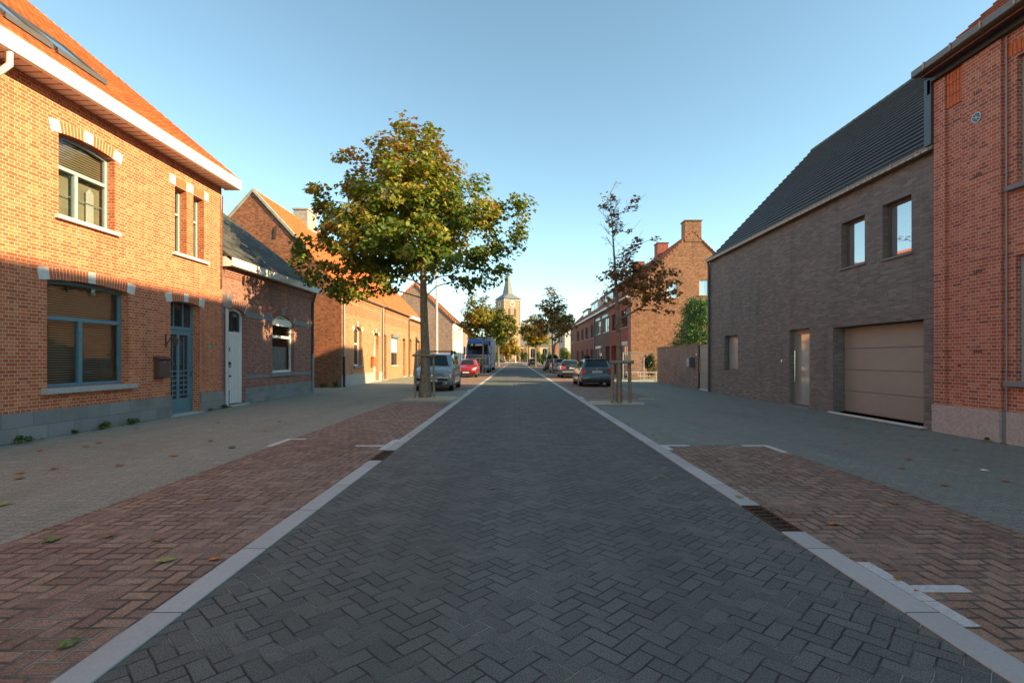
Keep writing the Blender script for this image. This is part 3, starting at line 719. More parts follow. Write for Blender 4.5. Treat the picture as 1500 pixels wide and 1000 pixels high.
pipe(h, [(-8.72, 22.05, 4.34), (-8.78, 22.05, 4.1), (-8.84, 22.05, 3.9), (-8.84, 22.05, 1.7)], .045, DARKF); pipe(h, [(-8.84, 22.05, 1.7), (-8.84, 22.05, 0)], .052, PIPEG)
m2 = MB(); m2.box(-8.9, -8.74, 15.36, 15.58, 3.05, 3.45); m2.build('rain_hopper', PIPEG, h, bevel=.01)
pipe(h, [(-8.83, 15.46, 3.06), (-8.83, 15.46, 0)], .045, PIPEW)

# garden wall piece between low house and row (closes the gap)
# ------------------------------------------------------------------ LEFT row of three
FR = Frame('L', -9.1)
def rowhouse_root(y0, y1, label): return empty('terraced_house', (-9.1, (y0 + y1) / 2, 0), label, 'house', 'terraced houses in the orange brick row on the left')
def rowshell(h, y0, y1, ops, ends, gable=None):
    mb = MB(); facade(mb, FR, y0, y1, 0, [(y0, 5.0), (y1, 5.0)], ops)
    pent = [(-9.1, 0), (-9.1, 5.0), (-13.7, 10.1), (-18.3, 5.0), (-18.3, 0)]
    if ends[1]: mb.quad(*[(x, y1, z) for x, z in pent])
    mb.quad((-18.3, y0, 0), (-18.3, y1, 0), (-18.3, y1, 5.0), (-18.3, y0, 5.0))
    mb.build('wall', BR3, h)
    roofY(h, -8.98, 5.08, -13.7, 10.25, -18.45, 5.0, y0 + (.02 if gable else 0), y1, RT3, .33, .03, .12); ridge(h, -13.7, 10.28, y0, y1, RT3)
    m2 = MB(); FR.box(m2, y0 + .5, y1 - .5, 3.95, 4.5, 0, .012); m2.build('brick_panel', BR3P, h)
    for k in range(2): m3 = MB(); FR.box(m3, y0 + .01, y1 - .01, 4.68 + k * .13, 4.78 + k * .13, 0, .03 + k * .03); m3.build('brick_cornice', BR3, h)
h = rowhouse_root(26.4, 34.5, 'first terraced house of the orange row, with brown gable wall and pale chimney')
ops = [dict(u0=28.5, u1=29.9, w0=1.08, w1=3.35, rise=.2, d=.22), dict(u0=32.5, u1=33.6, w0=.05, w1=3.2, rise=.15, d=.25)]
rowshell(h, 26.4, 34.5, ops, (False, False), True)
mb = MB(); mb.prismY([(-9.1, 0), (-9.1, 5.0), (-13.7, 10.12), (-18.3, 5.0), (-18.3, 0)], 26.38, 26.46); mb.build('gable_wall', BR3G, h)
mb = MB()
for (xa, za, xb_, zb_) in ((-13.7, 10.30, -11.0, 7.33), (-13.7, 10.30, -18.4, 5.08)):
    L = math.hypot(xb_ - xa, zb_ - za); nx, nz = abs(zb_ - za) / L * (1 if xb_ > xa else -1), abs(xb_ - xa) / L
    mb.add([(xa, 26.30, za - .10), (xb_, 26.30, zb_ - .10), (xb_ + nx * .13, 26.30, zb_ - .10 + nz * .13), (xa + (0), 26.30, za + .06),
            (xa, 26.56, za - .10), (xb_, 26.56, zb_ - .10), (xb_ + nx * .13, 26.56, zb_ - .10 + nz * .13), (xa, 26.56, za + .06)],
           [(0, 1, 2, 3), (4, 5, 6, 7), (0, 1, 5, 4), (1, 2, 6, 5), (2, 3, 7, 6), (3, 0, 4, 7)])
mb.build('gable_coping', CHIMN, h)
m2 = MB(); m2.hexa([(-12.62, 26.34, 7.75), (-12.5, 26.34, 7.75), (-12.5, 26.38, 7.75), (-12.62, 26.38, 7.75), (-12.58, 26.34, 8.35), (-12.42, 26.34, 8.45), (-12.42, 26.38, 8.45), (-12.58, 26.38, 8.35)]); m2.build('wall_anchor', BROWNP, h)
m2 = MB(); m2.box(-14.15, -13.25, 32.2, 33.7, 9.4, 11.0); ch = m2.build('chimney', CHIMN, h); m2 = MB(); m2.box(-14.22, -13.18, 32.13, 33.77, 11.0, 11.09); m2.build('chimney_cap', STONE, ch)
m2 = MB(); m2.box(-15.35, -15.15, 25.9, 26.37, 5, 8.3); m2.build('flue', PIPEW, h)
window(FR, h, ops[0], WHITE, .2, (2.35,), (), GDARK, .08, BLUESTONE, None, sillout=.1, silla=.15, sillh=.12)
arch_ring(FR, h, 28.5, 29.9, 3.15, .2, .26, VOUS, STONEW); arch_ring(FR, h, 32.5, 33.6, 3.05, .15, .26, VOUS, STONEW)
pm = MB()
for a, b in ((26.42, 32.5), (33.6, 34.5)): FR.box(pm, a, b, -.05, .62, -.01, .03)
pm.build('plinth', plain('cement_plinth', (.38, .37, .33), .9, var=.12), h)
def simple_door(F, h, o, mat, d=.22, glassf=.35, label=None, topwin=True):
    a, b, lo, hi = o['u0'], o['u1'], o['w0'], o['w1']; dd = -o.get('d', d)
    fm = MB(); F.box(fm, a, a + .07, lo, hi, dd - .05, dd + .02); F.box(fm, b - .07, b, lo, hi, dd - .05, dd + .02); F.box(fm, a + .07, b - .07, lo + 2.1, lo + 2.18, dd - .05, dd + .02); F.box(fm, a + .07, b - .07, hi - .07, hi, dd - .05, dd + .02)
    f = fm.build('door_frame', mat, h); m2 = MB(); F.box(m2, a + .05, b - .05, lo + 2.15, hi - .03, dd - .03, dd - .02); m2.build('pane', GDARK, f)
    m2 = MB(); F.box(m2, a + .07, b - .07, lo + .01, lo + 2.1, dd - .05, dd - .005); dr = m2.build('door', mat, h)
    m2 = MB(); m2.tube([F.p(a + .16, lo + .95, dd + .03), F.p(a + .16, lo + 1.15, dd + .03)], .014, 6); m2.build('handle', BLACK, dr)
    m2 = MB(); F.box(m2, a - .05, b + .05, lo - .06, lo + .01, dd, .1); m2.build('doorstep', STONE, h)
simple_door(FR, h, ops[1], WHITE)
pipe(h, [(-9.03, 26.62, 5.0), (-9.03, 26.62, 1.6)], .05, PIPEG); pipe(h, [(-9.03, 26.62, 1.6), (-9.03, 26.62, 0)], .065, BLACK, brackets=False)
gutterY(h, -8.93, 26.5, 34.4, 5.06, .07, PIPEG)
mx = empty('mailbox', (-9.1, 32.0, 1.0), 'reddish brown mailbox on the sunlit orange brick wall beside a white door', 'mailbox')
m2 = MB(); FR.box(m2, 31.75, 32.1, 1.0, 1.55, .03, .2); m2.build('box', VOUS, mx, bevel=.01); m2 = MB(); FR.box(m2, 31.73, 32.12, 1.55, 1.6, .03, .22); m2.build('lid', BROWNP, mx)

h = rowhouse_root(34.5, 42.9, 'middle terraced house of the orange row, with grey shutter box and half lowered white shutter')
ops = [dict(u0=34.85, u1=35.65, w0=.05, w1=3.15, d=.35), dict(u0=37.0, u1=38.9, w0=1.0, w1=3.05, d=.12), dict(u0=40.7, u1=41.8, w0=.05, w1=3.15, rise=.15, d=.25)]
rowshell(h, 34.5, 42.9, ops, (False, False))
W = window(FR, h, ops[1], DARKF, .1, (), (37.95,), GDARK, .06, STONEW, None, sillout=.08)
m2 = MB(); FR.box(m2, 36.9, 39.0, 3.05, 3.3, -.1, .22); m2.build('shutter_box', PIPEG, W, bevel=.01); m2 = MB(); FR.box(m2, 37.02, 38.88, 1.95, 3.05, -.05, -.03); m2.build('shutter', WHITE, W)
simple_door(FR, h, ops[0], BROWNP); simple_door(FR, h, ops[2], GREYD)
pipe(h, [(-9.03, 34.45, 4.95), (-9.03, 34.45, 0)], .055, PIPEG)
gutterY(h, -8.93, 34.5, 42.8, 5.06, .08, DARKF)
h = rowhouse_root(42.9, 49.5, 'last terraced house of the orange row, with a white boxed gutter')
ops = [dict(u0=43.2, u1=44.3, w0=.05, w1=3.2, rise=.15, d=.25), dict(u0=46.9, u1=48.2, w0=.05, w1=3.2, rise=.15, d=.25)]
rowshell(h, 42.9, 49.5, ops, (False, True))
simple_door(FR, h, ops[0], WHITE); simple_door(FR, h, ops[1], WHITE)
m2 = MB(); m2.box(-9.1, -8.72, 42.95, 49.6, 4.88, 5.14); m2.build('fascia', WHITE, h, bevel=.01)
pipe(h, [(-9.03, 42.98, 4.9), (-9.03, 42.98, 0)], .045, BROWNP)

# ------------------------------------------------------------------ LEFT house 4 (big blank gable) and beyond
h = empty('gabled_house', (-8.9, 78.3, 0), 'tall house with blank beige brick gable, orange edged roof and white front', 'house')
F4 = Frame('L', -8.9)
ops = [dict(u0=u, u1=u + 1.1, w0=w_, w1=w_ + 1.5) for u in (73.2, 75.6, 78.2, 81.0) for w_ in (1.0, 4.2)]
mb = MB(); facade(mb, F4, 71.6, 85, 0, [(71.6, 7.0), (85, 7.0)], ops, .15); mb.build('front_wall', PLASTER, h)
for o in ops: window(F4, h, o, DARKF, .08, (), (), GDARK, .07)
mb = MB(); mb.prismY([(-8.92, 0), (-8.92, 7.0), (-14.2, 12.0), (-19.5, 7.0), (-19.5, 0)], 71.5, 71.65); mb.build('gable_wall', BR4, h)
mb = MB(); mb.prismY([(-8.92, 0), (-8.92, 7.0), (-14.2, 12.0), (-19.5, 7.0), (-19.5, 0)], 84.8, 85); mb.build('gable_wall', BR4, h)
roofY(h, -8.6, 6.85, -14.2, 12.15, -19.8, 6.85, 71.9, 85, RTB, .35, .03, .2)
m2 = MB(); out = [(-8.5, 6.85), (-14.2, 12.3), (-19.9, 6.85), (-19.9, 6.5), (-14.2, 11.95), (-8.5, 6.5)]; m2.prismY(out, 71.35, 71.9); m2.build('verge_tiles', RT3, h)
m2 = MB(); m2.prismY([(x * 1.0 + (0), z + .02) for x, z in [(-8.8, 7.25), (-14.2, 12.42), (-14.2, 12.3), (-8.8, 7.12)]], 72.3, 72.6); m2.build('verge_trim', RT3, h)
pipe(h, [(-8.82, 71.8, 6.7), (-8.82, 71.8, 0)], .05, PIPEW, brackets=False)
def far_house(label, X, side, y0, y1, ze, zr, dep, wallm, roofm, cols, group=None, floors=(1.0, 4.0)):
    h = empty('terraced_house', (X, (y0 + y1) / 2, 0), label, 'house', group); s = -1 if side == 'L' else 1; F = Frame(side, X)
    ops = [dict(u0=u, u1=u + 1.2, w0=w_, w1=w_ + 1.5) for u in cols for w_ in floors]
    shell(h, X, X + s * dep, y0, y1, ze, X + s * dep / 2, zr - .1, wallm, F=F, ops=ops)
    for o in ops: window(F, h, o, WHITE, .08, (), (), GDARK, .08)
    roofY(h, X - s * .25, ze + .05, X + s * dep / 2, zr, X + s * (dep + .25), ze + .05, y0, y1, roofm, .4); return h
far_house('brown brick terraced house just past the white fronted gabled house', -8.9, 'L', 85.1, 96, 6.2, 10.5, 10, BR4, RTB, (87, 90, 93))
far_house('red brick terraced house behind the yellowing maples on the left', -8.9, 'L', 96.1, 112, 6.5, 11, 10, BRRow, RTR, (98, 102, 106))
far_house('distant beige house at the far left end of the street', -8.9, 'L', 112.1, 135, 5.8, 10, 10, BR3, RTR, (115, 120, 126))
h = far_house('white rendered house showing its blank side wall behind the red terrace', 9.6, 'R', 98, 112, 6.4, 9.6, 9, PLASTER, RTD, (101, 105, 109))
far_house('distant grey roofed house beyond the hedges on the right', 10.5, 'R', 132, 146, 5.0, 8.6, 9, BR3, RTD, (134, 138))

# ------------------------------------------------------------------ RIGHT anthracite house
FD = Frame('R', 8.85)
h = empty('anthracite_brick_house', (8.85, 16.8, 0), 'modern anthracite brick house with plain dark tiled roof and taupe garage door', 'house')
ops = [dict(u0=10.95, u1=14.08, w0=.03, w1=2.36, d=.32), dict(u0=15.2, u1=16.32, w0=.03, w1=2.42, d=.22), dict(u0=20.1, u1=21.4, w0=1.0, w1=2.45, d=.22),
       dict(u0=12.80, u1=13.72, w0=3.93, w1=5.15, d=.22), dict(u0=11.29, u1=12.18, w0=3.88, w1=5.18, d=.22)]
shell(h, 8.85, 18.4, 10.484, 23.0, 5.9, 13.5, 10.78, BRD, F=FD, ops=ops)
m2 = MB(); u = 10.75
while u < 14.2: FD.box(m2, u, u + .042, 2.365, 2.55, -.01, .003); u += .053
m2.build('lintel_bricks', BRD, h)
# garage door: four panels
g_ = None
for k in range(4):
    m2 = MB(); z0 = .05 + k * .575; FD.box(m2, 10.96, 14.07, z0, z0 + .567, -.36, -.315)
    if g_ is None: g_ = m2.build('garage_door', TAUPE, h, bevel=.006)
    else: m2.build('door_panel', TAUPE, g_, bevel=.006)
m2 = MB(); FD.box(m2, 10.95, 14.08, .03, 2.36, -.42, -.37); m2.build('door_seal', BLACK, g_)
m2 = MB(); FD.box(m2, 10.85, 14.15, -.02, .03, -.32, .12); m2.build('garage_threshold', STONEW, h, bevel=.004)
# front door
fd = MB(); d0 = -.16
for a in ((15.2, 15.26), (16.26, 16.32)): FD.box(fd, a[0], a[1], .03, 2.42, d0 - .06, d0)
FD.box(fd, 15.26, 16.26, 2.36, 2.42, d0 - .06, d0)
fd = fd.build('door_frame', TAUPE, h)
dl = MB()
for a in ((15.26, 15.36), (16.16, 16.26)): FD.box(dl, a[0], a[1], .05, 2.36, d0 - .06, d0 - .015)
FD.box(dl, 15.36, 16.16, .05, .15, d0 - .06, d0 - .015); FD.box(dl, 15.36, 16.16, 2.26, 2.36, d0 - .06, d0 - .015)
dl = dl.build('door', TAUPE, h); m2 = MB(); FD.box(m2, 15.34, 16.18, .13, 2.28, d0 - .045, d0 - .035); m2.build('pane', GFROST, dl)
m2 = MB(); m2.tube([FD.p(16.2, .75, d0 + .05), FD.p(16.2, 1.75, d0 + .05)], .018, 8); m2.tube([FD.p(16.2, .85, d0 - .02), FD.p(16.2, .85, d0 + .05)], .01, 6); m2.tube([FD.p(16.2, 1.65, d0 - .02), FD.p(16.2, 1.65, d0 + .05)], .01, 6); m2.build('handle', CHROME, dl)
m2 = MB(); FD.box(m2, 15.1, 16.4, -.02, .035, -.2, .1); m2.build('doorstep', BLUESTONE, h)
for o in ops[2:]: window(FD, h, o, TAUPED, .15, (), (), GSKY if o['w0'] > 3 else GFROST, .07, BLUESTONE, None, sillout=.05, silla=.06, sillh=.05)
m2 = MB(); FD.box(m2, 16.72, 16.80, 1.38, 1.46, 0, .02); m2.build('doorbell', CHROME, h)
r = roofY(h, 8.80, 5.98, 13.5, 10.95, 18.5, 5.9, 10.70, 23.02, RTD, .27, .045, .12)
ridge(h, 13.5, 10.97, 10.7, 23.02, RTD, .08)
m2 = MB(); m2.box(8.66, 8.80, 10.5, 23.0, 5.86, 5.99); gt = m2.build('gutter', GUTT, h, bevel=.008)
m2 = MB(); m2.box(8.64, 8.82, 10.5, 23.02, 5.99, 6.005); m2.build('gutter_edge', ZINC, gt)
m2 = MB(); y = 10.9
while y < 23: m2.box(8.652, 8.66, y, y + .03, 5.86, 5.992); y += .75
m2.build('gutter_clip', COPPER, gt)
m2 = MB()
for k in range(60):
    y = 10.6 + k * .206; m2.box(8.651, 8.6595, y, y + .17, 5.865, 5.905)
m2.build('gutter_face', COPPER, gt)
pipe(h, [(8.74, 22.9, 5.86), (8.77, 22.92, 5.6), (8.77, 22.92, 0)], .05, ZINC)
wall_holes = MB()
for u, w_ in ((12.0, 3.0), (13.1, 3.0), (14.2, 3.02), (16.0, 3.0), (18.2, 2.98)): FD.box(wall_holes, u, u + .014, w_, w_ + .05, -.001, .003)
wall_holes.build('weep_holes', BLACK, h)

# ------------------------------------------------------------------ RIGHT brick house at the edge
FB = Frame('R', 8.72)
h = empty('red_brick_house', (8.72, 1.2, 0), 'red brick house with granite plinth and pilasters at the right edge', 'house')
ops = [dict(u0=7.55, u1=8.80, w0=1.10, w1=3.3, d=.14), dict(u0=7.55, u1=8.78, w0=4.52, w1=6.75, d=.14), dict(u0=3.0, u1=4.3, w0=1.1, w1=3.3), dict(u0=3.0, u1=4.3, w0=4.5, w1=6.6)]
shell(h, 8.72, 18.5, -8, 10.48, 7.35, 13.5, 12.1, BRR, F=FB, ops=ops)
for o in ops: window(FB, h, o, BLUEL, .1, (o['w1'] - .6,), (), GDARK, .06, BLUESTONE, None, sillout=.12, silla=.12, sillh=.09)
m2 = MB(); FB.box(m2, 9.02, 9.80, .55, 7.2, 0, .06); m2.build('pilaster', BRR, h)
m2 = MB(); FB.box(m2, 10.20, 10.478, .55, 7.2, 0, .045); m2.build('pilaster', BRR, h)
m2 = MB(); u = 9.815
while u < 10.17: FB.box(m2, u, u + .062, 6.52, 6.74, .0, .03); FB.box(m2, u, u + .062, 6.75, 6.97, .0, .03); FB.box(m2, u, u + .062, 6.98, 7.2, .0, .03); u += .075
m2.build('soldier_bricks', VOUS, h)
m2 = MB(); u = 7.5
while u < 8.98: FB.box(m2, u, u + .062, 6.80, 7.02, .0, .012); u += .075
m2.build('soldier_bricks', VOUS, h)
pl_ = MB(); FB.box(pl_, 9.02, 10.48, -.05, .56, -.01, .09); FB.box(pl_, -8, 8.93, -.05, .56, -.01, .05); pl_.build('plinth', PLPINK, h, bevel=.006)
m2 = MB(); FB.box(m2, 8.93, 9.02, -.05, .56, -.01, .03); m2.build('plinth_joint', PIPEG, h)
pipe(h, [(8.69, 8.94, 7.2), (8.69, 8.94, .56)], .012, PIPEG, 'cable', False)
m2 = MB(); m2.tube([FB.p(9.48, 6.02, .06), FB.p(9.48, 6.02, .075)], .10, 20); vt = m2.build('round_vent', GALV, h)
m2 = MB()
for k in range(8):
    a = R(45 * k); m2.hexa([FB.p(9.48 + math.cos(a + e) * q, 6.02 + math.sin(a + e) * q, dd) for dd in (.076, .079) for e, q in ((-.18, .03), (.18, .03), (.22, .075), (-.22, .075))])
m2.build('vent_slot', BLACK, vt)
for w_ in (4.9, 6.45, 3.1, 1.6):
    m2 = MB()
    for k in range(4): FB.box(m2, 9.38 + k * .045, 9.405 + k * .045, w_, w_ + .06, .061, .064)
    m2.build('air_brick', BLACK, h)
m2 = MB(); FB.box(m2, 9.9, 9.93, 1.35, 1.38, 0, .03); FB.box(m2, 9.85, 9.87, 3.4, 3.43, 0, .03); m2.build('iron_stud', RUST, h)
m2 = MB(); m2.box(8.38, 8.72, -8.2, 10.50, 7.32, 7.36); m2.box(8.60, 8.72, -8, 10.48, 7.22, 7.32); m2.build('soffit', DARKF, h)
m2 = MB(); m2.box(8.26, 8.40, -8.2, 10.56, 7.34, 7.48); gt = m2.build('gutter', GUTT, h, bevel=.012); m2 = MB(); y = 4
while y < 10.6: m2.box(8.245, 8.26, y, y + .035, 7.36, 7.49); y += .62
m2.build('gutter_clip', COPPER, gt)
roofY(h, 8.40, 7.44, 13.5, 12.1, 18.8, 7.42, -8.2, 10.5, RTR, .33, .03, .14)
m2 = MB(); m2.box(8.34, 8.39, -8.2, 10.56, 7.48, 7.53); m2.build('roof_edge', ZINC, h)
m2 = MB(); m2.box(8.62, 8.95, 10.484, 10.66, 5.95, 7.33); m2.prismY([(8.62, 7.0), (8.62, 7.3), (13.5, 12.1), (18.6, 7.3), (18.6, 5.9), (13.5, 10.7), (8.95, 5.95)], 10.5, 10.58); m2.build('zinc_cladding', ZINC, h)

# ------------------------------------------------------------------ garden wall, gate, mailbox
gw = empty('garden_wall', (9.0, 28.1, 0), 'grey brown brick garden wall between the dark house and the metal fence', 'wall')
m2 = MB(); m2.box(8.9, 9.12, 24.65, 31.7, -.05, 2.16); m2.build('brickwork', BRW, gw)
m2 = MB(); m2.box(8.87, 9.15, 24.6, 31.73, 2.16, 2.21); m2.build('coping', BRW, gw)
gt = empty('garden_gate', (8.95, 23.9, 0), 'taupe panelled metal garden gate beside the dark brick house', 'gate')
m2 = MB(); m2.box(8.94, 8.98, 23.08, 24.5, .06, 2.14); gp = m2.build('gate_leaf', TAUPE, gt)
for z in (.75, 1.42, 2.02): m2 = MB(); m2.box(8.935, 8.939, 23.08, 24.5, z, z + .012); m2.build('panel_joint', DARKF, gp)
m2 = MB(); m2.box(8.9, 9.0, 24.5, 24.6, 0, 2.16); m2.build('gate_post', BLACK, gt); m2 = MB(); m2.box(8.88, 9.02, 24.1, 24.66, 2.16, 2.2); m2.build('gate_cap', COPPER, gt)
m2 = MB(); m2.tube([(8.9, 24.4, .85), (8.9, 24.4, 1.55)], .015, 8); m2.build('handle', COPPER, gp)
m2 = MB(); m2.box(8.9, 9.0, 23.05, 24.6, -.01, .05); m2.build('gate_sill', STONEW, gt)
mx = empty('mailbox', (8.9, 25.2, 1.1), 'dark grey mailbox with pale side on the garden wall beside the gate', 'mailbox')
m2 = MB(); m2.box(8.62, 8.9, 25.05, 25.45, 1.08, 1.55); m2.build('box', plain('slate_grey_metal', (.10, .11, .13), .4), mx, bevel=.012)
m2 = MB(); m2.box(8.61, 8.618, 25.07, 25.43, 1.10, 1.53); dr = m2.build('door', plain('pale_grey_metal', (.36, .35, .37), .4), mx); m2 = MB(); m2.box(8.60, 8.609, 25.2, 25.26, 1.36, 1.42); m2.build('handle', WHITE, dr)
tag(MB().box(8.885, 8.9, 24.78, 24.9, 1.66, 1.74).build('doorbell_plate', WHITE), 'small white bell plate on the garden wall next to the gate', 'doorbell')

# metal fence and low railing
fn = empty('metal_fence', (8.9, 36.4, 0), 'tall galvanised tube fence frame in front of the sunlit gable wall', 'fence')
for x in (7.75, 9.25, 10.7): m2 = MB(); m2.tube([(x, 36.4, 0), (x, 36.4, 1.94 if x != 9.25 else 1.6)], .03, 8); m2.build('post', GALV, fn)
m2 = MB(); m2.tube([(7.75, 36.4, 1.94), (10.7, 36.4, 1.94)], .028, 8); m2.build('top_rail', GALV, fn)
m2 = MB()
for k in range(30): m2.tube([(7.78 + k * .05, 36.4, .3), (7.78 + k * .05, 36.4, 1.92)], .004, 4, False)
for k in range(10): m2.tube([(7.75, 36.4, .3 + k * .18), (9.25, 36.4, .3 + k * .18)], .004, 4, False)
m2.build('wire_mesh', GALV, fn)
rl = empty('low_railing', (8.8, 34.0, 0), 'low pale steel railing in front of the fence beside the garden wall', 'railing')
m2 = MB(); m2.tube([(7.4, 34, .56), (9.6, 34, .56)], .03, 8); m2.build('rail', PIPEW, rl)
m2 = MB(); m2.tube([(8.15, 33.6, .56), (8.15, 33.6, .32), (9.7, 33.6, .32)], .03, 8); m2.build('rail', PIPEW, rl)
for x in (7.5, 8.35, 9.4): m2 = MB(); m2.tube([(x, 33.8, 0), (x, 33.8, .55)], .028, 8); m2.build('post', GALV, rl)
m2 = MB(); m2.box(5.4, 9.1, 33.1, 33.2, -.05, .10); struct('garden_kerb', m2, KERB)

# ------------------------------------------------------------------ RIGHT row
FW = Frame('R', 8.9)
def rrow(y0, y1, wm, ops, label, gable=False, roofm=RTR, last=False):
    h = empty('terraced_house', (8.9, (y0 + y1) / 2, 0), label, 'house', 'terraced houses in the red brick row on the right')
    mb = MB(); facade(mb, FW, y0, y1, 0, [(y0, 6.4), (y1, 6.4)], ops, .18); mb.quad((18.5, y0, 0), (18.5, y1, 0), (18.5, y1, 6.4), (18.5, y0, 6.4))
    if last: mb.quad((8.9, y1, 0), (8.9, y1, 6.4), (13.7, y1, 11.1), (18.5, y1, 6.4), (18.5, y1, 0))
    mb.build('wall', wm, h)
    roofY(h, 8.62, 6.35, 13.7, 11.25, 18.75, 6.35, y0 + (.12 if gable else 0), y1, roofm, .34, .03, .12); ridge(h, 13.7, 11.28, y0 + .1, y1, roofm)
    m2 = MB(); m2.box(8.56, 8.9, y0 + .02, y1 - .02, 6.2, 6.36); m2.build('fascia', WHITE if y0 > 47 and y0 < 57 else STONE, h, bevel=.006)
    return h
ops = [dict(u0=40.2, u1=42.5, w0=4.05, w1=5.5), dict(u0=44.9, u1=46.6, w0=4.0, w1=5.5), dict(u0=40.1, u1=42.3, w0=1.05, w1=2.6), dict(u0=44.6, u1=46.9, w0=.03, w1=2.65, d=.7)]
h = rrow(39, 47.5, BRRow, ops, 'terraced house nearest the metal fence, with a sunlit gable wall and big chimney', True)
for o in ops[:3]: window(FW, h, o, DARKF if o['w0'] > 3 else WHITE, .1, (), ((o['u0'] + o['u1']) / 2,), GDARK if o['w0'] > 3 else GSKY, .07, STONE, None)
m2 = MB(); FW.box(m2, 40.1, 42.3, 2.6, 2.9, -.05, .01); m2.build('lintel', STONEW, h)
simple_door(FW, h, dict(ops[3], d=.68), BROWNP)
pipe(h, [(8.84, 39.15, 6.2), (8.84, 39.15, 0)], .055, PIPEG)
# the gable wall with two real window openings
FG = Frame('G', 39.0)
gops = [dict(u0=14.2, u1=14.9, w0=6.4, w1=7.56), dict(u0=11.7, u1=12.5, w0=6.2, w1=7.3)]
mb = MB(); facade(mb, FG, 8.9, 18.5, 0, [(8.9, 6.5), (13.7, 11.3), (18.5, 6.5)], gops, .15); mb.build('gable_wall', BRG, h)
for o in gops: window(FG, h, o, STONEW, .06, (), (), GSKY, .06, STONE, None)
m2 = MB()
for s, xe in ((1, 8.66), (-1, 18.74)):
    n = 16
    for k in range(n):
        t0, t1 = k / n, (k + .95) / n; xa = xe + (13.7 - xe) * t0; xb_ = xe + (13.7 - xe) * t1; za = 6.45 + 4.9 * t0; zb_ = 6.45 + 4.9 * t1
        m2.hexa([(xa, 38.94, za - .06), (xb_, 38.94, zb_ - .06), (xb_, 39.2, zb_ - .06), (xa, 39.2, za - .06), (xa, 38.94, za + .05), (xb_, 38.94, zb_ + .03), (xb_, 39.2, zb_ + .03), (xa, 39.2, za + .05)])
m2.build('verge_tiles', RTR, h)
def chimney(h, x0, x1, y0, y1, z0, z1, mat):
    m2 = MB(); m2.box(x0, x1, y0, y1, z0, z1); c = m2.build('chimney', mat, h)
    m2 = MB(); m2.box(x0 - .06, x1 + .06, y0 - .06, y1 + .06, z1, z1 + .08); m2.build('chimney_cap', BRRowB, c)
chimney(h, 13.1, 14.35, 38.96, 39.9, 10.5, 12.1, BRG); chimney(h, 13.2, 14.2, 46.9, 48.0, 10.5, 12.2, BRRow)
ops = [dict(u0=52.7, u1=55.1, w0=4.1, w1=5.75), dict(u0=48.3, u1=50.9, w0=4.1, w1=5.75), dict(u0=52.3, u1=55.3, w0=.9, w1=2.8), dict(u0=47.8, u1=49.9, w0=.03, w1=2.7, d=.8)]
h = rrow(47.5, 56.8, BRRowB, ops, 'brown brick terraced house with white shutter boxes in the middle of the right row')
for o in ops[:3]:
    W = window(FW, h, o, WHITE, .08, (), ((o['u0'] + o['u1']) / 2,), NET if False else GDARK, .09, STONEW, None)
    m2 = MB(); FW.box(m2, o['u0'] - .1, o['u1'] + .1, o['w1'] - .25, o['w1'] + .02, -.06, .12); m2.build('shutter_box', WHITE, W)
simple_door(FW, h, dict(ops[3], d=.78), BROWNP)
chimney(h, 13.2, 14.2, 55.6, 56.7, 10.5, 12.1, BRRow)
def dormer(h, x0, y0, y1, z0, z1, mat, glassm, wm):
    m2 = MB(); m2.box(x0, 13.2, y0, y1, z0, z1 - .15); d = m2.build('dormer', wm, h); m2 = MB(); m2.box(x0 - .15, 13.3, y0 - .12, y1 + .12, z1 - .15, z1); m2.build('dormer_roof', mat, d)
    n = 2
    for k in range(n):
        a = y0 + .25 + (y1 - y0 - .3) * k / n; b = a + (y1 - y0 - .5) / n - .15; m2 = MB(); m2.box(x0 - .015, x0 - .002, a, b, z0 + .3, z1 - .3); m2.build('dormer_pane', glassm, d)
dormer(h, 9.95, 51.2, 56.0, 7.3, 8.6, ZINC, GDARK, DARKF)
pipe(h, [(8.84, 56.7, 6.2), (8.84, 56.7, 0)], .06, PIPEG)
ops = [dict(u0=a, u1=b, w0=3.9, w1=5.4) for a, b in ((57.5, 59.7), (61.8, 64.3), (66.0, 68.1), (70.3, 73.0))] + [dict(u0=57.6, u1=59.8, w0=.9, w1=2.6), dict(u0=62, u1=63.2, w0=.03, w1=2.6), dict(u0=66, u1=68, w0=.9, w1=2.6), dict(u0=71, u1=73, w0=.9, w1=2.6)]
h = rrow(56.8, 74.5, BRRow, ops, 'long red brick terraced house with two white dormers')
for o in ops: window(FW, h, o, DARKF, .1, (), ((o['u0'] + o['u1']) / 2,) if o['w0'] > .5 else (), GSKY, .09, STONE, None)
dormer(h, 9.7, 59.3, 64.6, 7.2, 8.45, PLASTER, GDARK, PLASTER); dormer(h, 9.7, 67.4, 72.6, 7.1, 8.2, ZINC, GSKY, PLASTER)
pipe(h, [(8.84, 74.4, 6.2), (8.84, 74.4, 0)], .06, PIPEG)
ops = [dict(u0=a, u1=a + 1.6, w0=w_, w1=w_ + 1.5) for a in (75.6, 78.6) for w_ in (.9, 3.9)]
h = rrow(74.5, 81.5, BRRow, ops, 'narrow red brick terraced house at the far end of the right row', last=True)
for o in ops: window(FW, h, o, WHITE, .1, (), (), GDARK, .09, STONE, None)

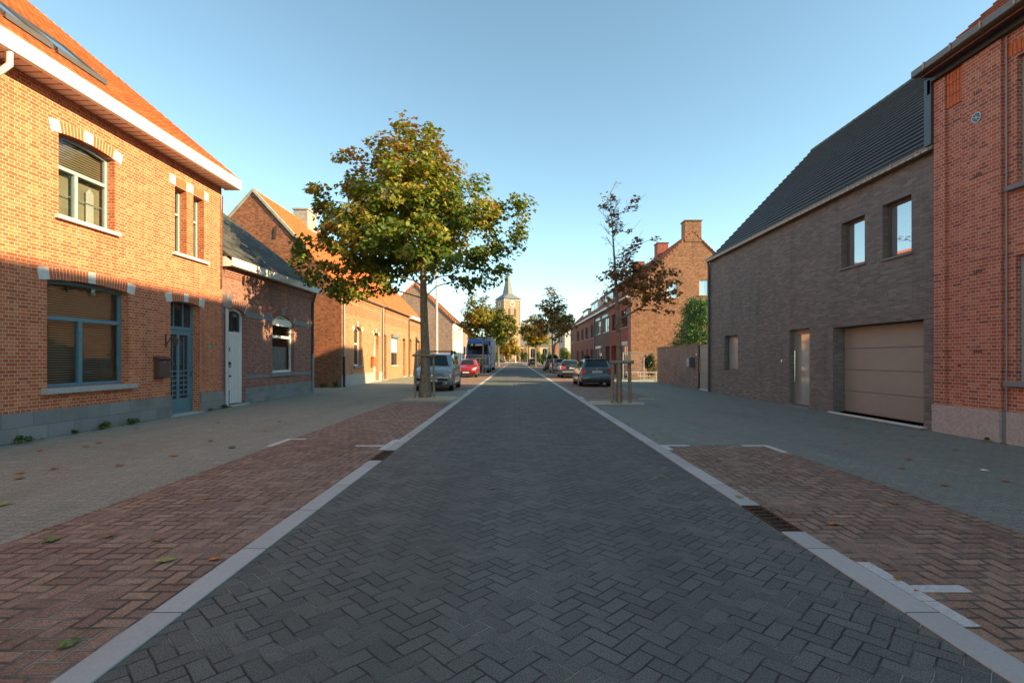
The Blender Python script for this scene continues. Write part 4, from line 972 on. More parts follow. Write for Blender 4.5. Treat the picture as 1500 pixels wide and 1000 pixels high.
# ------------------------------------------------------------------ church
TH = R(29.5)
def rotc(o, c): o.rotation_euler = (0, 0, TH); return o
ch = empty('church_tower', (-3.0, 201, 0), 'brick church tower with clocks, louvred belfry windows and grey slate spire', 'church')
def loc(mb, name, mat, parent, **k): return mb.build(name, mat, parent, off=Vector((0, 0, 0)), **k)
hw = 3.6; ze = 24.6
m2 = MB(); m2.box(-hw, hw, -hw, hw, 0, ze); loc(m2, 'tower_wall', BRC, ch)
for z in (14.2, 24.3): m2 = MB(); m2.box(-hw - .18, hw + .18, -hw - .18, hw + .18, z, z + .35); loc(m2, 'cornice', STONE, ch)
m2 = MB()
for s1 in (1, -1):
    for s2 in (1, -1):
        z = 14.8
        while z < 24: m2.box(s1 * hw - .22, s1 * hw + .22, s2 * hw - .22, s2 * hw + .22, z, z + .5); z += 1.1
loc(m2, 'quoins', STONE, ch)
m2 = MB(); E = hw + .5
base = [(-E, -E, ze + .3), (E, -E, ze + .3), (E, E, ze + .3), (-E, E, ze + .3)]
n = 8; r1 = [(2.15 * math.cos(R(22.5 + 45 * k)), 2.15 * math.sin(R(22.5 + 45 * k)), ze + 2.4) for k in range(n)]
order = [5, 6, 7, 0, 1, 2, 3, 4]
m2.v = base + r1 + [(0, 0, ze + 12.5)]
ci = {0: (4, 5), 1: (6, 7), 2: (0, 1), 3: (2, 3)}   # the two ring points that face each corner
cr = [(4, 5), (6, 7), (0, 1), (2, 3)]
for k in range(4):
    a, b = cr[k]; m2.f.append([k, 4 + b, 4 + a]); m2.m.append(0)
    nxt = (k + 1) % 4; c = cr[nxt][0]; m2.f.append([k, nxt, 4 + c, 4 + b]); m2.m.append(0)
for k in range(8): m2.f.append([4 + k, 4 + (k + 1) % 8, 12]); m2.m.append(0)
loc(m2, 'spire', SLATEG, ch)
m2 = MB(); m2.tube([(0, 0, ze + 12.2), (0, 0, ze + 14.6)], .09, 6); m2.box(-.6, .6, -.07, .07, ze + 13.6, ze + 13.76); loc(m2, 'cross', BLACK, ch)
for ang in (0, 90, 180, 270):
    q = Matrix.Rotation(R(ang), 4, 'Z')
    def T(mb):
        mb.v = [tuple(q @ Vector(p)) for p in mb.v]; return mb
    m2 = MB(); m2.tube([(0, -hw - .02, 22.9), (0, -hw - .16, 22.9)], 1.15, 24); ck = loc(T(m2), 'clock', STONEW, ch)
    m2 = MB(); m2.tube([(0, -hw - .17, 22.9), (0, -hw - .19, 22.9)], .72, 20); loc(T(m2), 'clock_face', BRRowB, ck)
    m2 = MB(); m2.box(-.07, .07, -hw - .24, -hw - .21, 22.9, 23.75); m2.box(-.5, .08, -hw - .24, -hw - .21, 22.83, 22.97); loc(T(m2), 'clock_hands', STONEW, ck)
    for x in (-1.25, 1.25):
        pts = [(x + .55 * math.cos(R(a)), 20.6 + .55 * math.sin(R(a))) for a in range(0, 181, 30)]
        poly = [(x + .55, 17.9)] + pts + [(x - .55, 17.9)]
        m2 = MB(); m2.prismY(poly, -hw - .04, -hw + .2); wv = loc(T(m2), 'belfry_window', BLACK, ch)
        m2 = MB()
        for k in range(5): m2.box(x - .5, x + .5, -hw - .12, -hw - .05, 18.1 + k * .55, 18.25 + k * .55)
        loc(T(m2), 'louvre', DARKF, wv)
rotc(ch, None)
nv = empty('church_nave', (9.5, 207, 0), 'pale church nave with steep grey slate roof beside the brick tower', 'church')
FN = Frame('G', 203)
nops = [dict(u0=u, u1=u + 1.9, w0=1.8, w1=5.6, rise=.9) for u in (1.2, 6.0, 10.8, 15.6, 20.4)]
mb = MB(); facade(mb, FN, -2, 24, 0, [(-2, 6.8), (24, 6.8)], nops, .4); mb.quad((-2, 217, 0), (24, 217, 0), (24, 217, 6.8), (-2, 217, 6.8)); mb.quad((24, 203, 0), (24, 203, 6.8), (24, 210, 15.8), (24, 217, 6.8), (24, 217, 0)); mb.quad((-2, 203, 0), (-2, 203, 6.8), (-2, 210, 15.8), (-2, 217, 6.8), (-2, 217, 0)); mb.build('wall', CREAM, nv)
for o in nops: window(FN, nv, o, STONE, .25, (), ((o['u0'] + o['u1']) / 2,), GDARK, .12)
for u in (4.3, 9.1, 13.9, 18.7): m2 = MB(); m2.box(u, u + .7, 202.3, 203, 0, 6.0); m2.build('buttress', BRC, nv)
m2 = MB(); m2.prismX([(202.6, 6.8), (210, 16.0), (217.4, 6.8), (217.4, 6.5), (202.6, 6.5)], -2, 24.2); m2.build('roof', plain('nave_slate', (.20, .205, .20), .6, var=.12, nscale=.6), nv)
cw = empty('churchyard_fence', (6, 190, 0), 'low dark brown railing in front of the church', 'fence')
for k in range(16): m2 = MB(); m2.box(-18 + k * 3.2, -17.7 + k * 3.2, 190, 190.3, 0, 1.5); m2.build('post', STONE, cw)
for k in range(2): m2 = MB(); m2.box(-18, 30.3, 190.1, 190.2, .35 + k * .7, .8 + k * .6); m2.build('rail', BROWNP, cw)
for k, (x0, x1, y0) in enumerate(((-60, -22, 215), (26, 70, 215))):
    hh = empty('distant_house', ((x0 + x1) / 2, y0, 0), ('far house left of the church tower' if k == 0 else 'far house right of the church nave'), 'house')
    m2 = MB(); m2.box(x0, x1, y0, y0 + 9, 0, 5.5); m2.build('wall', BRRowB, hh); m2 = MB(); m2.prismX([(y0 - .3, 5.5), (y0 + 4.5, 9.5), (y0 + 9.3, 5.5)], x0 - .2, x1 + .2); m2.build('roof', RTR, hh)
# ------------------------------------------------------------------ foliage
def leafmat(name, stops, trans=.35, rough=.5):
    g = G(name, rough, .35)
    at = g.n.new('ShaderNodeAttribute'); at.attribute_name = 'tint'
    c = g.ramp(V(g, at.outputs['Fac']), stops)
    g.col(c)
    tl = g.n.new('ShaderNodeBsdfTranslucent'); g.put(tl.inputs[0], g.mix(.35, c, (.30, .30, .03)))
    mx = g.n.new('ShaderNodeMixShader'); mx.inputs[0].default_value = trans
    g.l.new(g.b.outputs[0], mx.inputs[1]); g.l.new(tl.outputs[0], mx.inputs[2]); g.l.new(mx.outputs[0], g.out.inputs[0])
    return g.mat
LM_MAPLE = leafmat('maple_foliage', [(0, (0.026, 0.066, 0.012)), (.3, (0.066, 0.138, 0.017)), (.55, (0.162, 0.222, 0.024)), (.75, (0.336, 0.312, 0.036)), (.88, (0.432, 0.264, 0.042)), (1, (0.360, 0.120, 0.036))])
LM_YELL = leafmat('yellowing_foliage', [(0, (.05, .09, .012)), (.3, (.14, .17, .02)), (.6, (.33, .28, .03)), (.85, (.46, .27, .03)), (1, (.40, .14, .03))])
LM_RUST = leafmat('rusty_foliage', [(0, (0.081, 0.047, 0.020)), (.4, (0.230, 0.101, 0.043)), (.7, (0.365, 0.162, 0.061)), (1, (0.459, 0.270, 0.081))], .4)
LM_OLIVE = leafmat('olive_brown_foliage', [(0, (0.064, 0.072, 0.022)), (.4, (0.160, 0.152, 0.040)), (.7, (0.304, 0.208, 0.056)), (1, (0.448, 0.224, 0.064))], .3)
LM_CON = leafmat('conifer_foliage', [(0, (0.024, 0.070, 0.020)), (.5, (0.070, 0.170, 0.036)), (1, (0.170, 0.300, 0.060))], .15)
LM_BUSH = leafmat('hedge_foliage', [(0, (.02, .05, .012)), (.5, (.06, .11, .02)), (1, (.16, .19, .03))], .3)
LM_DARK = leafmat('dark_shrub_foliage', [(0, (.010, .022, .008)), (.5, (.025, .045, .013)), (1, (.07, .075, .02))], .2)
BARK = plain('maple_bark', (.24, .195, .135), .95, .2, var=.45, nscale=9, bump=.012)

LEAF = np.array([(0, 0, 0), (.30, .02, .06), (.55, .42, .14), (.27, .50, .05), (.16, .72, .03), (0, 1, -.06), (-.16, .72, .03), (-.27, .50, .05), (-.55, .42, .14), (-.30, .02, .06)], float)
LFACES = ((0, 1, 2, 3, 4, 5), (0, 5, 6, 7, 8, 9))
NEEDLE = np.array([(0, 0, 0), (.16, .2, .02), (.2, .6, 0), (0, 1, -.05), (-.2, .6, 0), (-.16, .2, .02)], float)
def leaf_cloud(name, P, Nn, size, tint, mat, parent, shape='maple', off=Vector()):
    """one mesh of n separate leaves at points P (n,3) with normals Nn"""
    rs = np.random.RandomState(len(P) % 9999)
    n = len(P); Nn = Nn / np.linalg.norm(Nn, axis=1)[:, None]
    t = rs.normal(size=(n, 3)); t[:, 2] -= .5; t -= (t * Nn).sum(1)[:, None] * Nn; t /= np.linalg.norm(t, axis=1)[:, None]
    b = np.cross(Nn, t)
    if shape == 'maple': L = LEAF; F = LFACES
    else: L = NEEDLE; F = ((0, 1, 2, 3), (0, 3, 4, 5))
    s = np.asarray(size)[:, None, None]
    vs = P[:, None, :] + s * (L[None, :, 0:1] * b[:, None, :] * 1.05 + (L[None, :, 1:2] - .4) * t[:, None, :] + L[None, :, 2:3] * Nn[:, None, :])
    k = len(L); vs = vs.reshape(-1, 3) - np.array(off)[None]
    me = bpy.data.meshes.new(name); me.vertices.add(n * k); me.vertices.foreach_set('co', vs.astype(np.float32).ravel())
    fl = len(F[0]); idx = np.array(F).reshape(-1)
    li = (np.arange(n)[:, None] * k + idx[None]).ravel()
    me.loops.add(len(li)); me.loops.foreach_set('vertex_index', li.astype(np.int32))
    me.polygons.add(n * 2); me.polygons.foreach_set('loop_start', (np.arange(n * 2) * fl).astype(np.int32))
    try: me.polygons.foreach_set('loop_total', np.full(n * 2, fl, np.int32))
    except Exception: pass
    me.update(calc_edges=True)
    a = me.attributes.new('tint', 'FLOAT', 'FACE'); a.data.foreach_set('value', np.repeat(tint, 2).astype(np.float32))
    me.materials.append(mat); o = bpy.data.objects.new(name, me); COL.objects.link(o)
    if parent: o.parent = parent
    return o

def make_tree(root, blobs, ncl, per, lsize, leader, r0, lmat, seed, csize=.42, tint=(.35, .2), yellow_top=.0, fork=2.5, minr=.008, tscale=1.0, extra_twigs=0, shape='maple', warm=None, twigtop=0):
    """trunk + crown parented to root, in root's local coordinates. leader: list of trunk points"""
    rs = np.random.RandomState(seed); blobs = [tuple(map(float, b)) for b in blobs]
    wts = np.array([b[3] ** 2.2 for b in blobs]); wts /= wts.sum()
    C = []
    tries = 0
    mind = csize * 1.05
    while len(C) < ncl and tries < ncl * 60:
        tries += 1
        b = blobs[rs.choice(len(blobs), p=wts)]; d = rs.normal(size=3); d /= np.linalg.norm(d); q = b[3] * rs.uniform(.35, 1.0) ** .5
        p = np.array(b[:3]) + d * q * np.array([1, 1, .92])
        if C and np.min(np.linalg.norm(np.array(C) - p, axis=1)) < mind * rs.uniform(.55, 1): continue
        C.append(p)
    C = np.array(C); ax = np.array(leader)
    # nodes
    nodes = []; par = []; plen = []
    for i in range(len(leader) - 1):
        a, b = np.array(leader[i], float), np.array(leader[i + 1], float); m = max(1, int(np.linalg.norm(b - a) / .35))
        for k in range(m):
            p = a + (b - a) * k / m; nodes.append(p); par.append(len(nodes) - 2); plen.append(0 if len(nodes) < 2 else plen[-1] + .0)
    nodes.append(np.array(leader[-1], float)); par.append(len(nodes) - 2); plen.append(0)
    ntr = len(nodes); tips = []
    cen = np.array([0, 0, 0]); 
    order = np.argsort([np.min(np.linalg.norm(np.array(nodes) - c, axis=1)) for c in C])
    for ci in order:
        c = C[ci]; Nn = np.array(nodes); d = np.linalg.norm(Nn - c, axis=1)
        hd = np.hypot(Nn[:, 0] - c[0], Nn[:, 1] - c[1])
        cost = d + .32 * np.array(plen) + 1.3 * np.maximum(0, Nn[:, 2] - c[2] + .12 * hd) + np.where(Nn[:, 2] < fork, 50, 0)
        # leave the trunk well below the target
        tr = np.arange(len(Nn)) < ntr; cost = cost + np.where(tr, np.abs((c[2] - Nn[:, 2]) - .55 * hd) * .35, 0)
        j = int(np.argmin(cost)); a = nodes[j]; L = np.linalg.norm(c - a); m = max(1, int(L / .4)); prev = j
        bend = rs.normal(size=3) * .06 * L; bend[2] += .07 * L
        for k in range(1, m + 1):
            t = k / m; p = a + (c - a) * t + bend * math.sin(math.pi * t); nodes.append(p); par.append(prev); plen.append(plen[prev] + L / m); prev = len(nodes) - 1
        tips.append(prev)
    cnt = np.zeros(len(nodes)); 
    for t in tips:
        j = t
        while j >= 0: cnt[j] += 1; j = par[j]
    rad = np.zeros(len(nodes)); tot = max(cnt[0], 1)
    for i in range(len(nodes)):
        rad[i] = max(minr, r0 * .62 * (cnt[i] / tot) ** .5)
    for i in range(ntr):
        z = nodes[i][2] / max(leader[-1][2], 1); rad[i] = max(minr, r0 * (1 - z) ** .9 * (1.0 if z > .04 else 1.18)) if cnt[i] < 1 or True else rad[i]
    kids = {}
    for i, p in enumerate(par):
        if p >= 0: kids.setdefault(p, []).append(i)
    mb = MB()
    mb.tube([nodes[i] for i in range(ntr)], [rad[i] for i in range(ntr)], 14)
    def chain(start, parent):
        pts = [nodes[parent], nodes[start]]; rr = [min(rad[parent], rad[start] * 1.25), rad[start]]; j = start
        while True:
            ks = [k for k in kids.get(j, [])]
            if not ks: break
            ks.sort(key=lambda k: -cnt[k])
            for k in ks[1:]: chain(k, j)
            j = ks[0]; pts.append(nodes[j]); rr.append(rad[j])
        mb.tube(pts, rr, 6 if rr[0] > .02 else 4, False)
    import sys; sys.setrecursionlimit(20000)
    for i in range(ntr):
        for k in kids.get(i, []):
            if k >= ntr: chain(k, i)
    if twigtop:
        def twig(a, d, L, r, n):
            m_ = a + d * L * .5 + rs.normal(size=3) * .03 * L; e = a + d * L + np.array([0, 0, .08 * L]); mb.tube([a, m_, e], [r, r * .8, r * .5], 4, False)
            if n > 0:
                for q in range(4):
                    t = rs.uniform(.3, 1.0); b_ = a + (e - a) * t; dd = d + rs.normal(size=3) * .55; dd[2] += .25; dd /= np.linalg.norm(dd); twig(b_, dd, L * rs.uniform(.4, .6), r * .6, n - 1)
        for q in range(twigtop):
            i = rs.randint(int(ntr * .45), ntr); a = nodes[i]; an = rs.uniform(0, 2 * math.pi); d = np.array([math.cos(an), math.sin(an), 1.0]); d /= np.linalg.norm(d)
            twig(a, d, rs.uniform(.45, .95) * (1.35 - i / ntr), .009, 2)
    # bare twigs
    for q in range(extra_twigs):
        j = rs.randint(ntr // 3, len(nodes)); a = nodes[j]; d = rs.normal(size=3); d[2] = abs(d[2]) * .8; d /= np.linalg.norm(d); L = rs.uniform(.25, .6)
        mb.tube([a, a + d * L * .5 + rs.normal(size=3) * .03, a + d * L], [.006, .005, .003], 4, False)
    mb.build('trunk', BARK, root, smooth=60, off=Vector())
    # leaves
    ctint = rs.uniform(-1, 1, len(C)); n = len(C) * per
    ci = np.repeat(np.arange(len(C)), per)
    off = rs.normal(size=(n, 3)); off /= np.linalg.norm(off, axis=1)[:, None]; off *= (rs.uniform(0, 1, n) ** .45)[:, None] * csize * np.array([1.1, 1.1, .72]) * (.7 + .6 * rs.rand(len(C)))[ci][:, None]
    P = C[ci] + off; mid = C.mean(0)
    outw = P - mid; outw /= np.linalg.norm(outw, axis=1)[:, None] + 1e-6
    Nn = np.array([0, 0, .75]) + outw * .55 + rs.normal(size=(n, 3)) * .42
    zt = (P[:, 2] - C[:, 2].min()) / (np.ptp(C[:, 2]) + .01)
    tt = tint[0] + tint[1] * ctint[ci] + rs.normal(size=n) * .14 + yellow_top * (zt - .4)
    if warm is not None: tt = tt + warm * np.clip(-outw[:, 0], 0, 1)  # autumn yellow, raised at top and left to put the lit side into tint
    sz = lsize * rs.uniform(.65, 1.25, n)
    leaf_cloud('crown', P, Nn, sz, np.clip(tt, 0.01, .99), lmat, root, shape)

def stakes(root, pts, bar, r=.045, tilt=.03):
    for x, y, hh in pts:
        mb = MB(); mb.tube([(x * 1.06, y * 1.06, -.05), (x, y, hh)], [r, r * .95], 9); mb.build('stake', WOODP, root, smooth=50, off=Vector())
    for a, b in bar:
        mb = MB(); mb.tube([a, b], [r, r], 9); mb.build('crossbar', WOODP, root, smooth=50, off=Vector())

# the big maple
t = empty('maple_tree', (-3.42, 19.1, 0), 'large green and yellow maple with a full crown on the left kerb', 'tree')
main = [(-.3, 0, 8.9, 1.55), (-.3, 0, 9.75, .75), (-2.0, 0, 8.4, 1.25), (-1.95, 0, 9.25, .55), (-3.0, 0, 7.2, 1.2), (-3.75, 0, 7.55, .6), (1.0, 0, 8.1, 1.15), (1.95, 0, 7.25, 1.15),
        (2.75, 0, 6.35, 1.05), (3.25, 0, 7.15, .6), (-.5, 0, 6.9, 2.2), (-1.6, 0, 5.7, 1.7), (-3.8, 0, 5.1, 1.05), (-4.4, .2, 5.75, .65), (-2.7, 0, 4.6, 1.0), (-3.1, 0, 3.85, .5), (-1.1, -.3, 4.45, .5),
        (1.0, 0, 5.9, 1.4), (2.35, 0, 5.05, .95), (1.8, 0, 4.35, .55), (3.2, 0, 5.4, .5),
        (-.4, 1.9, 7.0, 1.7), (-.4, -1.8, 7.0, 1.6), (-2.2, 1.4, 6.0, 1.3), (-2.2, -1.4, 6.2, 1.2), (1.4, 1.5, 6.5, 1.3), (1.5, -1.4, 6.4, 1.2), (-.2, 2.6, 5.6, 1.0), (-.4, -2.5, 5.6, .9), (-.3, -1.0, 8.6, 1.0), (-.3, 1.1, 8.6, 1.0), (-.3, -3.0, 5.4, 1.1), (.7, -2.7, 5.0, .8), (-1.5, -2.8, 5.6, .9)]
make_tree(t, main + [(-.4, 0, 10.1, .55), (-1.3, 0, 7.6, 1.5), (-.2, 0, 8.2, 1.6)], 440, 60, .155, [(0, 0, 0), (.02, .02, 1.4), (-.03, 0, 2.9), (-.06, .02, 4.2), (-.1, 0, 5.6), (-.2, .05, 7.4), (-.3, 0, 9.6)],   .205, LM_MAPLE, 11, .43, (.56, .2), .4, fork=3.6, warm=.16)
stakes(t, [(-.30, -.28, 1.68), (.33, -.05, 1.68)], [((-.42, -.27, 1.62), (.46, -.20, 1.62))])
mb = MB(); mb.tube([(-.2, -.2, 1.60), (.2, -.22, 1.60), (.24, .2, 1.6), (-.2, .22, 1.6), (-.2, -.2, 1.60)], .02, 6); mb.build('tree_tie', BLACK, t, off=Vector())
# the sparse tree on the right
t = empty('maple_tree', (3.5, 17.1, 0), 'thin half bare young tree with rusty brown leaves staked on the right kerb', 'tree')
sp = [(.2, 0, 4.35, .6), (1.0, .1, 4.25, .6), (1.75, 0, 4.15, .42), (1.4, 0, 3.35, .42), (.6, .2, 3.55, .55), (-.35, 0, 4.05, .38), (.75, .1, 5.35, .26), (.3, 0, 5.05, .3), (1.15, .1, 5.6, .18), (-.05, 0, 5.0, .25), (.32, 0, 6.5, .28), (-.05, 0, 5.85, .2), (-.4, 0, 3.6, .2), (.9, -.4, 3.9, .4), (.1, .4, 4.2, .4), (.5, .1, 6.9, .15), (.25, 0, 5.45, .15)]
make_tree(t, sp + [(-.2, 0, 6.2, .35), (.1, 0, 5.9, .3), (-.35, 0, 6.8, .3), (0, 0, 4.8, .45), (.7, .1, 4.2, .65), (1.5, 0, 3.9, .55), (1.1, 0, 4.5, .5)], 140, 14, .12, [(0, 0, 0), (.02, 0, 1.5), (-.03, 0, 2.8), (-.1, 0, 4.2), (-.2, 0, 5.6), (-.28, 0, 7.1)], .10, LM_RUST, 5, .21, (.62, .25), 0, fork=2.7, minr=.005, extra_twigs=40, twigtop=26)
stakes(t, [(-.27, -.32, 1.36), (-.07, -.42, 1.36), (.30, -.26, 1.36)], [((-.38, -.36, 1.38), (.42, -.36, 1.38))], .06)
mb = MB()
for k in range(3): a = R(120 * k); mb.tube([(-.02 + .09 * math.cos(a), .09 * math.sin(a), 2.55), (-.02 + .17 * math.cos(a), .17 * math.sin(a), 2.68)], [.05, .02], 6)
mb.build('pruned_knots', BARK, t, off=Vector())
# row trees further down
t = empty('maple_tree', (-3.15, 49, 0), 'young yellow and green maple standing in front of the blue truck', 'tree')
B2 = [(-.4, 0, 5.6, 1.2), (-1.1, 0, 5.0, 1.0), (.4, 0, 5.3, 1.0), (-.9, 0, 6.6, .7), (-1.5, .2, 5.8, .6), (.1, 0, 7.2, .4), (-.9, 0, 4.1, .7), (.2, 0, 4.2, .7), (0, 0, 6.3, .7), (-.3, 1, 5.4, 1.0), (-.3, -1, 5.4, .9), (-1.0, 0, 7.6, .3), (-1.8, 0, 4.6, .5)]
make_tree(t, B2, 170, 30, .2, [(0, 0, 0), (.03, 0, 2.5), (-.1, 0, 4.5), (-.3, 0, 7.4)], .11, LM_YELL, 21, .4, (.45, .24), .2, fork=2.8, warm=.1)
stakes(t, [(-.3, -.3, 1.5), (.3, -.3, 1.5), (-.6, -.3, 1.5)], [((-.65, -.3, 1.45), (.4, -.3, 1.45))])
t = empty('maple_tree', (-3.2, 95, 0), 'bushy green and yellow maple right of the blue truck', 'tree')
B3 = [(0, 0, 7.6, 2.2), (-1.2, 0, 9.3, 1.5), (-1.6, 0, 10.6, .9), (1.2, 0, 8.6, 1.7), (.3, 0, 10, 1.1), (2.3, 0, 6.8, 1.4), (-1.2, 0, 6.2, 1.6), (1.2, 0, 5.4, 1.4), (.2, 0, 4.8, 1.2), (0, 1.5, 7.2, 1.8), (2.4, 0, 8.2, .9)]
make_tree(t, B3, 200, 30, .34, [(0, 0, 0), (0, 0, 3), (0, 0, 6), (0, 0, 10)], .2, LM_YELL, 31, .62, (.22, .2), .25, fork=3.2)
t = empty('maple_tree', (-1.6, 130, 0), 'low golden yellow tree at the end of the street on the left', 'tree')
make_tree(t, [(0, 0, 4.2, 1.9), (1.0, 0, 5.6, 1.3), (-1.4, 0, 3.6, 1.4), (1.6, 0, 3.6, 1.3)], 100, 28, .36, [(0, 0, 0), (0, 0, 2), (0, 0, 6)], .14, LM_YELL, 41, .6, (.72, .12), 0, fork=1.4)
t = empty('maple_tree', (3.5, 47.8, 0), 'slender olive brown maple behind the parked cars on the right', 'tree')
B4 = [(-1.5, 0, 5.2, .6), (1.8, 0, 4.4, .5), (-.1, 0, 6.4, 1.0), (.4, 0, 5.6, .95), (-1.0, 0, 6.0, .75), (-.2, 0, 7.7, .6), (.5, 0, 7.1, .6), (1.3, 0, 4.8, .7), (-.8, 0, 4.5, .7), (-1.3, 0, 4.1, .6), (.2, 0, 4.5, .8), (1.6, 0, 5.2, .4), (.4, 0, 3.6, .45), (0, .8, 6, .8), (-.3, 0, 8.4, .25), (.9, 0, 6.3, .4)]
make_tree(t, B4, 150, 24, .185, [(0, 0, 0), (0, 0, 2.5), (-.05, 0, 5), (-.15, 0, 8.3)], .10, LM_OLIVE, 51, .36, (.64, .2), .15, fork=2.9, extra_twigs=20)
stakes(t, [(-.3, -.3, 1.4), (.3, -.3, 1.4)], [((-.4, -.3, 1.38), (.4, -.3, 1.38))])
t = empty('maple_tree', (4.0, 57, 0), 'brown leaved tree reaching left over the white car on the right', 'tree')
make_tree(t, [(1.6, 0, 5.4, 1.0), (.6, 0, 5.4, .9), (2.2, 0, 6.0, .6), (1.6, 0, 4.6, .6), (.2, 0, 6.4, .7)], 70, 24, .2, [(0, 0, 0), (.4, 0, 3), (1, 0, 6)], .1, LM_OLIVE, 55, .38, (.66, .2), 0, fork=2.6)
t = empty('maple_tree', (3.5, 88, 0), 'small yellow crowned tree at the far end of the right kerb', 'tree')
make_tree(t, [(.1, 0, 5.0, 1.5), (-1.0, 0, 5.2, 1.0), (1.3, 0, 4.8, 1.1), (0, 0, 6.2, .9), (-.8, 0, 4.2, .7), (0, 1, 5, 1.1)], 120, 28, .28, [(0, 0, 0), (0, 0, 2.5), (0, 0, 6.3)], .16, LM_YELL, 61, .5, (.66, .16), .25, fork=2.3)
t = empty('maple_tree', (2.9, 110, 0), 'dark olive tree behind the small yellow crowned tree', 'tree')
make_tree(t, [(.2, 0, 8.2, 2.0), (1.8, 0, 8.6, 1.6), (-.8, 0, 7.0, 1.3), (2.6, 0, 7.0, 1.4), (.8, 0, 9.8, 1.0)], 120, 26, .36, [(0, 0, 0), (0, 0, 4), (.5, 0, 9)], .18, LM_OLIVE, 71, .6, (.5, .2), .3, fork=3.5)

def bush(name, label, cat, loc, rad, n, size, mat, seed, tint=(.5, .2), shape='needle', group=None, up=.5, lumps=9, stem=True):
    root = empty(name, loc, label, cat, group); rs = np.random.RandomState(seed); rx, ry, rz = rad
    L = rs.normal(size=(lumps, 3)); L /= np.linalg.norm(L, axis=1)[:, None]; L *= rs.uniform(.35, .62, lumps)[:, None]
    k = rs.randint(0, lumps, n); d = rs.normal(size=(n, 3)); d /= np.linalg.norm(d, axis=1)[:, None]; q = L[k] + d * (rs.uniform(.5, 1, n) ** .35)[:, None] * rs.uniform(.36, .52, lumps)[k][:, None]
    P = q * np.array([rx, ry, rz]) + np.array([0, 0, rz]); keep = P[:, 2] > .02; P = P[keep]; d = d[keep]; k = k[keep]
    tt = tint[0] + tint[1] * rs.uniform(-1, 1, lumps)[k] + rs.normal(size=len(P)) * .15
    leaf_cloud('foliage', P, d + np.array([0, 0, up]) + rs.normal(size=d.shape) * .3, size * rs.uniform(.6, 1.3, len(P)), np.clip(tt, .01, .99), mat, root, shape)
    if stem:
        mb = MB()
        for j in range(5): mb.tube([(0, 0, -.02), (L[j][0] * rx * .5, L[j][1] * ry * .5, rz * .6), (L[j][0] * rx, L[j][1] * ry, rz * (1 + L[j][2] * .8))], [.04, .025, .01], 5, False)
        mb.build('stem', BARK, root, off=Vector())
    return root
# conifer behind the garden wall: stacked drooping sprays
cf = empty('conifer_tree', (10.85, 29.6, 0), 'bright green bushy conifer rising behind the garden wall', 'tree')
rs = np.random.RandomState(3); P = []; Nn = []; T = []
for k in range(420):
    z = rs.uniform(.8, 4.85) ; rr = 1.72 * (1 - ((z - .8) / 4.6)) ** .55 * rs.uniform(.55, 1.08); a = rs.uniform(0, 2 * math.pi); c = np.array([rr * math.cos(a), rr * math.sin(a), z]); ct = rs.uniform(-.25, .25)
    for q in range(46):
        o_ = rs.normal(size=3) * np.array([.15, .15, .11]); P.append(c + o_ + np.array([math.cos(a), math.sin(a), .5]) * abs(rs.normal()) * .12); Nn.append([math.cos(a), math.sin(a), .5] + rs.normal(size=3) * .5); T.append(.5 + ct + rs.normal() * .13)
leaf_cloud('crown', np.array(P), np.array(Nn), rs.uniform(.07, .16, len(P)), np.clip(T, .01, .99), LM_CON, cf, 'needle')
mb = MB(); mb.tube([(0, 0, 0), (0, 0, 4.3)], [.1, .03], 8); mb.build('trunk', BARK, cf, off=Vector())
bush('laurel_bush', 'low dark bush peeping over the garden wall left of the conifer', 'bush', (10.2, 31.4, 0), (1.1, .8, 1.3), 2600, .13, LM_DARK, 5, (.7, .2))
bush('shrub', 'dark shrub against the gable behind the tube fence', 'bush', (9.9, 37.4, 0), (.65, .6, 1.1), 1800, .13, LM_DARK, 6, (.6, .3))
bush('potted_shrub', 'round dark green shrub before the red brick row behind the estate car', 'bush', (8.2, 58.5, 0), (1.0, .9, 1.05), 1500, .2, LM_DARK, 7, (.7, .2))
bush('hedge', 'low green hedge between the estate car and the first red terraced house', 'hedge', (6.6, 36.8, 0), (.7, 1.6, .42), 1500, .12, LM_BUSH, 8, (.4, .2), stem=False)
bush('hedge', 'clipped round ended dark hedge near the far end of the right side', 'hedge', (5.6, 98, 0), (1.3, 2.5, 1.35), 2200, .28, LM_BUSH, 9, (.25, .15))
bush('bush', 'bright sunlit green bush in front of the white rendered side wall', 'bush', (9.2, 93, 0), (1.4, 1.5, 1.9), 2200, .3, LM_BUSH, 10, (.75, .15))
bush('bush', 'broad green bush behind the parked van on the right', 'bush', (6.9, 92, 0), (1.5, 1.5, 1.35), 1800, .3, LM_BUSH, 12, (.6, .15))
for k, (x, hh) in enumerate(((-2.6, 5.2), (1.2, 5.4), (3.4, 4.6), (8.0, 5.2), (12.5, 4.5), (-7.5, 5))):
    bush('street_tree', 'small round green tree before the church, ' + ('far left of the lamp post', 'right beside the white lamp post', 'between two nave windows', 'left of the clipped hedge', 'behind the clipped hedge', 'behind the truck')[k], 'tree', (x, 187, 0), (1.7, 1.6, hh / 2), 700, .5, LM_BUSH, 20 + k, (.3, .15))

